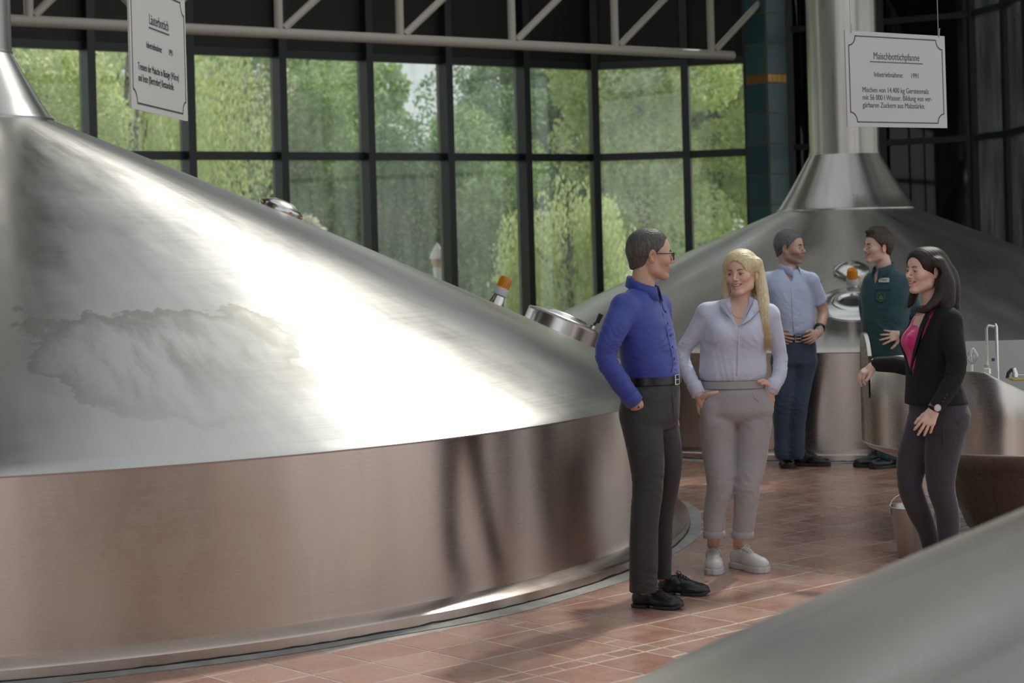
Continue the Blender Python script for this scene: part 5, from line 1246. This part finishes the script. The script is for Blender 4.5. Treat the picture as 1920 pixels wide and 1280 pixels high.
# ------------------------------------------------------------------ man in the short-sleeved shirt
def man_short_sleeves():
    Y = 14.45; P = Pf(Y); root, org = person('bearded grey-haired man in pale blue short-sleeved shirt and jeans, hands on hips', 1486, 868, Y)
    ps = -72
    T = [sec(P, 1491, 628, 0, .148, .105, ps), sec(P, 1489, 605, 0, .158, .115, ps), sec(P, 1481, 570, 0, .176, .12, ps), sec(P, 1478, 540, 0, .19, .115, ps), sec(P, 1478, 520, 0, .17, .09, ps), sec(P, 1479, 509, 0, .11, .07, ps), sec(P, 1480, 503, 0, .07, .06, ps)]
    H = Head(P(1481, 465, 0), -30, -1, 0, 1.06, smile=1, open_=False, nose=1.1)
    aR = ([P(1520, 526), P(1532, 555, .05), P(1543, 582, .08), P(1540, 604, -.01), P(1535, 623, -.09)], [.055, .048, .042, .038, .030])
    aL = ([P(1437, 526), P(1424, 555, .05), P(1417, 582, .05), P(1436, 607, -.02), P(1452, 627, -.08)], [.055, .048, .042, .038, .030])
    lo, hi = bbox([P(1405, 640, -.25), P(1555, 495, .2)], .05); F = Field(lo, hi, .0085)
    F.loft(T, .02); F.rc(P(1480, 512), P(1517, 524), .045, .055, .03); F.rc(P(1480, 512), P(1440, 524), .045, .055, .03)
    for a in (aR, aL):
        p0, p1, p2 = a[0][:3]; e = p1+(p2-p1)*.35; F.chain([p0, p1, e], [.064, .064, .066], .02)
    F.folds([(P(1490, 600, -.1), .14, (.5, 0, .9), .05, .006), (P(1470, 555, -.1), .12, (.8, 0, .5), .06, .004), (P(1500, 620, -.1), .09, (.2, 0, 1), .03, .005)]); F.noise(.0018, 14)
    for a in (aR, aL):
        p0, p1, p2 = a[0][:3]; e = p1+(p2-p1)*.3; u_ = nrm(e-p0); F.rc(e+u_*.10, e+u_*.16, .105, .105, 0, 'sub')
    F.el(P(1482, 498), (.062, .062, .05), None, .01, 'sub'); F.wedge(P(1484, 530, -.1), -66, .14, .05, .2, .05)
    m = cloth('pale_blue_shirt_cotton', (.47, .53, .72), .7, .3, col2=(.44, .50, .68)); s_ = F.mesh('shirt', m, root, org)
    seam(root, s_, org, [(1483, 520), (1484, 545), (1485, 570), (1487, 595), (1488, 622)], Y, m, .004, 'placket')
    for py in (530, 548, 566, 584, 602):
        q = surf(s_, org, 1484+(py-530)*.05, py, Y, .002)
        if q: buttons(root, org, [q], M['white'], .006)
    collar(root, org, P(1480, 497), .045, .068, m, math.radians(ps+12), .045, .42, .6, dn=.018, pt=.035)
    TR_ = [sec(P, 1491, 630, 0, .15, .108, ps), sec(P, 1490, 655, 0, .172, .12, ps), sec(P, 1488, 682, 0, .178, .12, ps)]
    LG = [([P(1471, 680), P(1468, 720, -.02), P(1467, 760, -.03), P(1467, 805), P(1468, 852, .0)], [.10, .088, .075, .068, .064]), ([P(1507, 680), P(1501, 720), P(1497, 760, -.03), P(1494, 805, -.02), P(1494, 850, -.02)], [.098, .086, .072, .062, .058])]
    lo, hi = bbox([P(1440, 865, -.25), P(1535, 622, .3)], .04); F = Field(lo, hi, .0105); F.loft(TR_, .03); legs(F, LG)
    F.folds([(P(1468, 765, -.08), .13, (.3, 0, 1), .05, .007), (P(1497, 765, -.08), .12, (.3, 0, 1), .05, .007), (P(1468, 838), .12, (0, 0, 1), .04, .009), (P(1493, 838, .1), .1, (.2, 0, 1), .04, .008), (P(1488, 690, -.1), .12, (.7, 0, .7), .05, .005)]); F.noise(.002, 12); F.cut(P(1491, 631), (0, 0, 1)); F.cut(P(1468, 860), (0, 0, -1))
    mj = cloth('dark_blue_denim', (.020, .034, .066), .8, .3, col2=(.034, .052, .09), streak=.22); F.mesh('jeans', mj, root, org)
    belt(root, org, (P(1491, 633), .15, .108, math.radians(ps)), .038, M['leather'], math.radians(ps-12))
    lo, hi = bbox([P(1405, 870, -.3), P(1560, 425, .35)], .04); z = H.c
    F = Field(lo, hi, .013, [(z-.15, z+.15, .0032), (P(1505, 650, -.25), P(1545, 605, .02), .0055), (P(1445, 645, -.25), P(1480, 615, 0), .0055)])
    undersuit(F, P, T, []); undersuit(F, P, TR_, LG)
    F.chain(*aR, .02); F.chain(*aL, .02); H.build(F, P(1479, 516, .02), .06)
    w1 = aR[0][-1]; hand(F, w1, P(1524, 632, -.14)-w1, P(1500, 630, 0)-w1, [20, 24, 28, 34], (9, 2, -5, -12), (40, 20, 20), -1, 1)
    w2 = aL[0][-1]; hand(F, w2, P(1468, 633, -.14)-w2, P(1490, 628, .05)-w2, [16, 18, 22, 26], (8, 2, -5, -12), (40, 20, 20), 1, 1)
    F.mesh('body', M['skin'], root, org, H.color((.60, .38, .29), lip=(.36, .14, .12), blush=.6, stub=((.14, .105, .09), .6)))
    hm = hairmat('grey_hair', (.045, .042, .042), (.22, .22, .22))
    H.short_hair('hair', hm, root, org, [(0, .078), (25, .076), (42, .062), (55, .040), (68, .022), (80, -.004), (92, -.006), (104, .016), (116, -.022), (135, -.05), (180, -.064)], (.008, .015), .0016, step=.0034)
    H.parts(root, org, mat('dark_brow', (.03, .025, .022), .6), brow_r=.0034)
    bm = bmesh.new(); a = Vector(P(1537.5, 612, -.05)-org); d = (Vector(P(1535, 623, -.09)-org)-a).normalized(); tube(bm, [a, a+d*.022], .040, 20); w = obj('wristwatch', bm, M['black'], root, smooth=True)
    bm = bmesh.new(); q = a+d*.011+Vector((-.002, -.040, 0)); tube(bm, [q, q+Vector((0, -.008, 0))], .017, 16); obj('watch_face', bm, M['steel_dull'], w, smooth=True)
    for hx, hy, yw in ((1470, 871, -88), (1493, 873, -20)): shoe(root, org, ground(hx, hy), yw, M['leather'], M['sole'], .26, .050, 'work', M['lash'], .10)

# ------------------------------------------------------------------ man in green work clothes
def man_green():
    Y = 14.35; P = Pf(Y); root, org = person('laughing young man in dark green work jacket with name patch and round badge', 1662, 870, Y)
    ps = -122
    T = [sec(P, 1664, 668, 0, .165, .125, ps), sec(P, 1662, 640, 0, .17, .125, ps), sec(P, 1660, 600, 0, .178, .13, ps), sec(P, 1662, 555, 0, .19, .125, ps), sec(P, 1663, 528, 0, .175, .1, ps), sec(P, 1662, 512, 0, .12, .078, ps), sec(P, 1659, 503, 0, .07, .065, ps)]
    H = Head(P(1646, 463, 0), -163, 2, -4, 1.04, smile=1, open_=True, nose=1.05)
    aR = ([P(1694, 533, -.05), P(1708, 570, .0), P(1722, 606, .0), P(1706, 620, -.1), P(1692, 628, -.16)], [.07, .066, .06, .054, .046])
    aL = ([P(1634, 530, .05), P(1626, 562, .15), P(1628, 600, .24), P(1640, 625, .2), P(1655, 640, .15)], [.066, .062, .055, .05, .045])
    lo, hi = bbox([P(1610, 690, -.25), P(1735, 495, .3)], .05); F = Field(lo, hi, .0085); F.loft(T, .02)
    F.chain(*aR, .025); F.chain(*aL, .025); F.rc(P(1660, 515), P(1692, 530, -.05), .045, .06, .03); F.rc(P(1660, 515), P(1636, 528, .05), .045, .058, .03)
    F.folds([(P(1655, 620, -.1), .15, (.6, 0, .9), .06, .008), (P(1690, 600, -.1), .12, (.7, 0, -.6), .05, .008), (P(1650, 560, -.1), .12, (.9, 0, .3), .07, .005), (P(1708, 585, 0), .1, (.2, 0, 1), .04, .007)]); F.noise(.0025, 12); F.el(P(1655, 498), (.062, .062, .05), None, .01, 'sub'); F.wedge(P(1638, 536, -.05), -140, .16, .05, .2, .06)
    m = cloth('green_work_twill', (.020, .070, .080), .8, .35, col2=(.016, .056, .064)); s_ = F.mesh('jacket', m, root, org)
    collar(root, org, P(1657, 499), .045, .071, m, math.radians(-150), .05, .38, .55, dn=.022, pt=.045)
    seam(root, s_, org, [(1637, 530), (1631, 560), (1628, 590), (1630, 620), (1634, 650)], Y, m, .004, 'placket')
    def patch(name, x0, x1, y0, y1, mm, th=.002, lab=None):
        c = [surf(s_, org, x, y, Y, .003) for x, y in ((x0, y0), (x1, y0+.5), (x1, y1+.5), (x0, y1))]
        if None in c: return None
        bm = bmesh.new(); v = [Vector(q[0]-org) for q in c]; n = Vector(sum(q[1] for q in c)).normalized()
        a = [bm.verts.new(q+n*.001) for q in v]; b = [bm.verts.new(q+n*(.001+th)) for q in v]; bm.faces.new(b); bm.faces.new(a[::-1])
        for i in range(4): bm.faces.new((a[i], a[(i+1) % 4], b[(i+1) % 4], b[i]))
        o = obj(name, bm, mm, root)
        if lab: o['label'] = lab
        return v, n, o
    patch('pocket_flap', 1641, 1670, 533, 543, m, .004); patch('pocket', 1644, 1667, 545, 578, m, .003)
    r_ = patch('name_patch', 1648, 1667.5, 521, 529, M['white'], .003, 'white name patch')
    if r_:
        v, n, o = r_; bm = bmesh.new()
        for f0, f1 in ((.18, .24), (.34, .44), (.48, .56), (.6, .68), (.74, .8)):
            tp_ = [v[0].lerp(v[1], f) for f in (f0, f1)]; bt_ = [v[3].lerp(v[2], f) for f in (f0, f1)]
            bm.faces.new([bm.verts.new(q+n*.0045) for q in (tp_[0].lerp(bt_[0], .3), tp_[1].lerp(bt_[1], .3), tp_[1].lerp(bt_[1], .7), tp_[0].lerp(bt_[0], .7))])
        obj('faded_lettering', bm, M['print'], o)
    q = surf(s_, org, 1652.5, 557, Y, .003)
    if q:
        n = Vector(q[1]); Mx = Matrix.Translation(Vector(q[0]-org)) @ n.to_track_quat('Z', 'Y').to_matrix().to_4x4()
        mb = mat('badge_green', (.012, .045, .03), .7); mg = mat('badge_pale_green', (.12, .20, .12), .7)
        bm = bmesh.new(); lathe(bm, [(0, .008), (.036, .008), (.036, .0)], 32, Mx); b = obj('badge', bm, mb, root); b['label'] = 'round dark green embroidered badge'
        bm = bmesh.new(); lathe(bm, [(.031, .0085), (.034, .0085)], 32, Mx)
        for x0, x1, y0, y1 in ((-.018, .018, -.016, -.012), (-.014, -.008, -.012, .004), (-.003, .003, -.012, .012), (.008, .014, -.012, .004), (-.014, .014, .002, .005), (-.006, .006, .012, .015)): bm.faces.new([bm.verts.new(Mx @ Vector((x, y, .0087))) for x, y in ((x0, y0), (x1, y0), (x1, y1), (x0, y1))])
        obj('badge_emblem', bm, mg, b)
    LG = [([P(1650, 690), P(1655, 760, -.03), P(1664, 850, -.02)], [.10, .08, .070]), ([P(1684, 690), P(1682, 760, -.05), P(1677, 852, .0)], [.10, .082, .074])]
    lo, hi = bbox([P(1625, 868, -.25), P(1720, 650, .3)], .04); F = Field(lo, hi, .0105); F.loft([sec(P, 1664, 660, 0, .165, .12, ps), sec(P, 1666, 700, 0, .18, .125, ps)], .03); legs(F, LG)
    F.folds([(P(1675, 840), .12, (0, 0, 1), .045, .010), (P(1664, 838, .1), .1, (0, 0, 1), .045, .009)]); F.noise(.0025, 12); F.cut(P(1675, 860), (0, 0, -1)); F.mesh('work_trousers', cloth('green_trouser_twill', (.022, .085, .085), .8, .35), root, org)
    lo, hi = bbox([P(1605, 870, -.3), P(1735, 420, .35)], .04); z = H.c
    F = Field(lo, hi, .013, [(z-.15, z+.15, .0032), (P(1655, 655, -.3), P(1700, 605, -.08), .005)])
    undersuit(F, P, T, LG); F.chain(aR[0], [r-.02 for r in aR[1]], .02); F.chain(aL[0], [r-.02 for r in aL[1]], .02); H.build(F, P(1661, 514, .02), .056)
    w1 = P(1693, 627, -.165); hand(F, w1, P(1676, 629, -.17)-w1, (.15, 1, -.1), [8, 8, 10, 14], (20, 7, -6, -20), (55, 10, 10), 1, 1.02)
    F.mesh('body', M['skin'], root, org, H.color((.74, .50, .40), lip=(.42, .15, .13), blush=.7))
    hm = hairmat('dark_brown_hair', (.022, .014, .010), (.075, .045, .032))
    H.short_hair('hair', hm, root, org, [(0, .074), (25, .074), (42, .064), (55, .044), (68, .028), (80, .010), (92, .004), (104, .022), (116, -.016), (135, -.046), (180, -.06)], (.009, .020), .0018, quiff=[((.05, .02, .115), (.085, .0, .108), .026, .018), ((-.04, 0, .12), (.05, 0, .125), .03, .024)], step=.0034)
    H.parts(root, org, mat('dark_brown_brow', (.03, .02, .015), .6), brow_r=.0032)
    for hx, hy, yw in ((1688, 875, -160), (1666, 874, 178)): shoe(root, org, ground(hx, hy), yw, M['leather'], M['sole'], .26, .050, 'work', M['lash'], .10)

# ------------------------------------------------------------------ dark-haired woman
def woman_dark():
    Y = 9.75; P = Pf(Y); root, org = person('dark-haired woman in black blazer, pink top and dark jeans resting one arm on the vessel', 1765, 1082, Y)
    ps = -160
    T = [sec(P, 1757, 757, 0, .17, .150, ps), sec(P, 1752, 730, 0, .158, .132, ps), sec(P, 1746, 695, 0, .145, .112, ps), sec(P, 1746, 655, 0, .158, .122, ps), sec(P, 1750, 620, 0, .165, .118, ps), sec(P, 1754, 596, .0, .165, .092, ps), sec(P, 1757, 576, 0, .11, .072, ps), sec(P, 1757, 565, 0, .066, .062, ps)]
    H = Head(P(1734, 508, 0), -154, 1, -2, .985, fem=True, smile=1, open_=True, nose=1.0, jaw=.96)
    aN = ([P(1783, 604, -.14), P(1790, 650, -.19), P(1793, 695, -.21), P(1774, 735, -.235), P(1755, 762, -.25)], [.060, .055, .050, .045, .038])
    aF = ([P(1732, 606, .14), P(1722, 650, .22), P(1715, 688, .28), P(1680, 683, .38), P(1646, 683, .46)], [.058, .053, .048, .044, .039])
    lo, hi = bbox([P(1630, 790, -.32), P(1835, 555, .52)], .04); F = Field(lo, hi, .0078)
    F.loft(T, .02, cap=.006)
    F.el(P(1716, 640, -.06), (.055, .055, .06), None, .04); F.el(P(1708, 640, .05), (.055, .055, .06), None, .04)
    F.chain(*aN, .02); F.chain(*aF, .02); F.rc(P(1757, 572), P(1782, 598, -.13), .04, .05, .03); F.rc(P(1757, 572), P(1734, 600, .13), .04, .05, .03)
    F.folds([(P(1780, 690, -.2), .1, (.4, 0, 1), .035, .006), (P(1745, 710, -.1), .12, (.5, 0, .9), .06, .005), (P(1785, 625, -.15), .08, (.9, 0, .3), .05, .003), (P(1800, 735, 0), .1, (1, 0, .2), .05, .006)]); F.noise(.0016, 12)
    # neck opening in a deep V
    F.wedge(P(1706, 706, -.03), -161, .20, .098, .2, .115, top=.42); F.el(P(1742, 566, -.0), (.075, .07, .05), None, .01, 'sub')
    a, b = P(1763, 750, -.24), P(1756, 765, -.252); 
    m = cloth('black_blazer_jersey', (.0075, .008, .011), .92, .2, sheen=.02); jk = F.mesh('blazer', m, root, org)
    # lapels
    for pts in ([(1752, 570, -.11), (1737, 600, -.15), (1722, 640, -.175), (1710, 690, -.17), (1703, 705, -.155), (1712, 655, -.15), (1724, 610, -.12), (1742, 570, -.07)],):
        bm = bmesh.new(); v = [Vector(P(*p)-org) for p in pts]; off = Vector((0, -.006, 0)); q1 = [bm.verts.new(p+off) for p in v]; q2 = [bm.verts.new(p+off+Vector((.004, .012, 0))) for p in v]; nn = len(v)
        bm.faces.new(q1); bm.faces.new(q2[::-1])
        for i in range(nn): bm.faces.new((q1[i], q1[(i+1) % nn], q2[(i+1) % nn], q2[i]))
        obj('lapel', bm, m, root, smooth='all')
    q = surf(jk, org, 1713, 698, Y, .002)
    if q: buttons(root, org, [q], mat('black_button', (.02, .02, .022), .25), .0085)
    seam(root, jk, org, [(1762, 705), (1775, 700), (1790, 697)], Y, m, .003, 'pocket_flap'); 
    for i in range(3):
        q = surf(jk, org, 1768+i*3.5, 752-i*6, Y, .001)
        if q: buttons(root, org, [q], mat('sleeve_button', (.03, .03, .03), .25), .005)
    F = Field(*bbox([P(1690, 730, -.14), P(1760, 570, .1)], .03), .007); F.loft([(c[0], c[1], c[2], c[3]-.012, c[4]-.006, c[5]) for c in T[2:]], .02)
    F.el(P(1716, 640, -.06), (.05, .05, .055), None, .04); F.el(P(1708, 640, .05), (.05, .05, .055), None, .04); F.folds([(P(1712, 640, -.08), .1, (.6, 0, .8), .04, .003)])
    F.wedge(P(1716, 618, -.05), -165, .16, .055, .2, .05); F.el(P(1745, 560), (.07, .07, .05), None, .01, 'sub')
    mp = cloth('magenta_top_silk', (.72, .018, .20), .45, .3, col2=(.60, .014, .16)); F.mesh('top', mp, root, org)
    # jeans
    TR_ = [sec(P, 1757, 745, 0, .150, .125, ps), sec(P, 1762, 775, 0, .168, .138, ps), sec(P, 1758, 805, 0, .165, .128, ps)]
    LG = [([P(1735, 795, .06), P(1713, 855, .05), P(1706, 906, .02), P(1722, 955, .05), P(1739, 995, .08), P(1752, 1055, .1)], [.095, .082, .064, .060, .050, .040]),
          ([P(1775, 795, -.06), P(1766, 858, -.07), P(1764, 912, -.08), P(1775, 955, -.06), P(1778, 995, -.05), P(1780, 1060, -.05)], [.100, .086, .070, .060, .056, .042])]
    lo, hi = bbox([P(1670, 1085, -.25), P(1820, 740, .25)], .04); F = Field(lo, hi, .0085); F.loft(TR_, .03); legs(F, LG, .02); F.el(P(1790, 785, -.04), (.05, .08, .06), None, .05)
    F.folds([(P(1708, 915), .09, (.2, 0, 1), .035, .004), (P(1765, 915, -.1), .1, (0, 0, 1), .03, .0045), (P(1770, 820, -.1), .1, (.3, 0, 1), .06, .003), (P(1745, 810), .08, (.6, 0, 1), .04, .004)]); F.noise(.0012, 14); F.cut(P(1757, 748), (0, 0, 1))
    mj = cloth('dark_indigo_jeans', (.034, .030, .044), .85, .2, col2=(.040, .036, .050)); jn = F.mesh('jeans', mj, root, org)
    seam(root, jn, org, [(1790, 768), (1791, 785), (1797, 797), (1806, 790)], Y, mj, .0022, 'back_pocket'); seam(root, jn, org, [(1766, 775), (1769, 800), (1768, 840)], Y, mj, .002, 'side_seam')
    # body
    lo, hi = bbox([P(1595, 1100, -.32), P(1835, 450, .6)], .05); z = H.c
    F = Field(lo, hi, .013, [(z-.15, z+.13, .0026), (P(1722, 830, -.35), P(1770, 755, -.15), .0045), (P(1595, 745, .3), P(1655, 665, .55), .0045), (P(1700, 610, -.15), P(1760, 560, .05), .006)])
    undersuit(F, P, T[2:], []); undersuit(F, P, TR_, LG, .02)
    F.chain([p for p in aN[0]], [r-.015 for r in aN[1]], .02); F.chain(aF[0], [r-.012 for r in aF[1]], .02); H.build(F, P(1752, 578, .01), .047)
    F.loft([sec(P, 1750, 615, 0, .13, .110, ps), sec(P, 1755, 590, 0, .12, .088, ps), sec(P, 1757, 570, 0, .06, .058, ps)], .02, off=-.004)
    w1 = P(1753, 765, -.25); hand(F, w1, P(1741, 789, -.262)-w1, (.25, 1, 0), [14, 12, 16, 20], (14, 5, -3, -9), (28, 8, 8), -1, .93)
    w2 = P(1642, 683, .47); hand(F, w2, P(1622, 697, .46)-w2, (.45, .25, -.85), [34, 30, 26, 24], (12, 4, -4, -12), (30, 8, 10), 1, .93)
    F.mesh('body', M['skin'], root, org, H.color((.78, .53, .43), lip=(.46, .14, .15), blush=.55))
    bm = bmesh.new(); a = Vector(P(1756, 757, -.248)-org); d = (Vector(P(1749, 771, -.256)-org)-a).normalized(); tube(bm, [a+d*.012, a+d*.026], [.0335, .0325], 22); w = obj('wristwatch', bm, mat('leather_strap', (.28, .2, .15), .6), root, smooth=True)
    bm = bmesh.new(); q = a+d*.019+Vector((.004, -.031, .0)); tube(bm, [q, q+Vector((.001, -.009, 0))], .0185, 24); obj('watch_case', bm, mat('rose_gold', (.6, .42, .34), .2, 1), w, smooth=True)
    bm = bmesh.new(); tube(bm, [q+Vector((.001, -.0092, 0)), q+Vector((.0011, -.0098, 0))], .0155, 24); obj('watch_dial', bm, M['white'], w)
    # hair
    hm = hairmat('dark_brown_long_hair', (.008, .005, .004), (.032, .019, .014), .5, (170, 170, 8)); L = lambda x, y, zz: H.w(x, y, zz)
    lo, hi = bbox([H.c-.15, H.c+.15, P(1805, 600, .05), P(1690, 590, -.2)], .03); F = Field(lo, hi, .0042)
    F.el(L(-.018, 0, .042), (.103, .082, .084), H.R, 0); F.el(L(.03, 0, .045), (.062, .072, .072), H.R, .02)
    b1 = spline([L(-.06, .0, .04), P(1775, 520, .0), P(1783, 555, .0), P(1784, 585, -.02)], 7); F.chain(b1, [.07, .064, .06, .054, .048, .038, .018], .03)
    n1 = spline([L(.0, .080, .05), P(1763, 520, -.075), P(1764, 545, -.08), P(1754, 565, -.10), P(1736, 580, -.12), P(1716, 583, -.125)], 10); F.chain(n1, [.018, .022, .028, .030, .030, .028, .025, .020, .013, .004], .02)
    n2 = spline([L(-.03, .08, .04), P(1775, 530, -.07), P(1778, 565, -.09), P(1768, 590, -.12)], 7); F.chain(n2, [.03, .036, .04, .038, .034, .026, .012], .025)
    f1 = spline([L(.04, -.066, .05), P(1712, 520, .09), P(1714, 550, .09), P(1704, 575, .06)], 7); F.chain(f1, [.014, .018, .022, .024, .024, .02, .008], .02)
    F.el(L(.100, .010, -.034), (.068, .073, .108), H.R, .008, 'sub'); F.el(L(.002, .096, -.008), (.026, .024, .032), H.R, .006, 'sub')
    g = np.stack(np.meshgrid(*F.ax, indexing='ij'), -1); Q_ = ((g-H.c)@H.R); F.D -= (.0005*np.sin(Q_[..., 0]*330+Q_[..., 1]*230+1.5*np.sin(Q_[..., 2]*11))).astype(np.float32)
    hr = F.mesh('hair', hm, root, org, relax=0); strands(hr, org, [(n1[4:], [.5]+[1]*5), (n2[3:], [.5]+[1]*3), (b1[2:], [.8]+[1.8]*4), (f1[3:], [.3]+[.8]*3)], hm, 170, .0008, .016, 9)
    H.parts(root, org, mat('brown_brow_fine', (.06, .035, .025), .6), lashes=True, brow_r=.0018)
    e_ = H.w(-.004, .084, -.036)-org; bm = bmesh.new(); tube(bm, [Vector(e_), Vector(e_)-Vector((0, 0, .012))], .0012, 6); bmesh.ops.create_icosphere(bm, subdivisions=2, radius=.0042, matrix=Matrix.Translation(Vector(e_)-Vector((0, 0, .015)))); obj('earring', bm, M['steel_small'], root, smooth='all')
    for p, yw in ((P(1780, 1080, -.05), -165), (P(1756, 1078, .1), -150)): shoe(root, org, (p[0], p[1], 0), yw, M['leather'], M['sole'], .235, .04, 'oxford', None, .08)
man_blue(); woman_blonde(); man_short_sleeves(); man_green(); woman_dark()
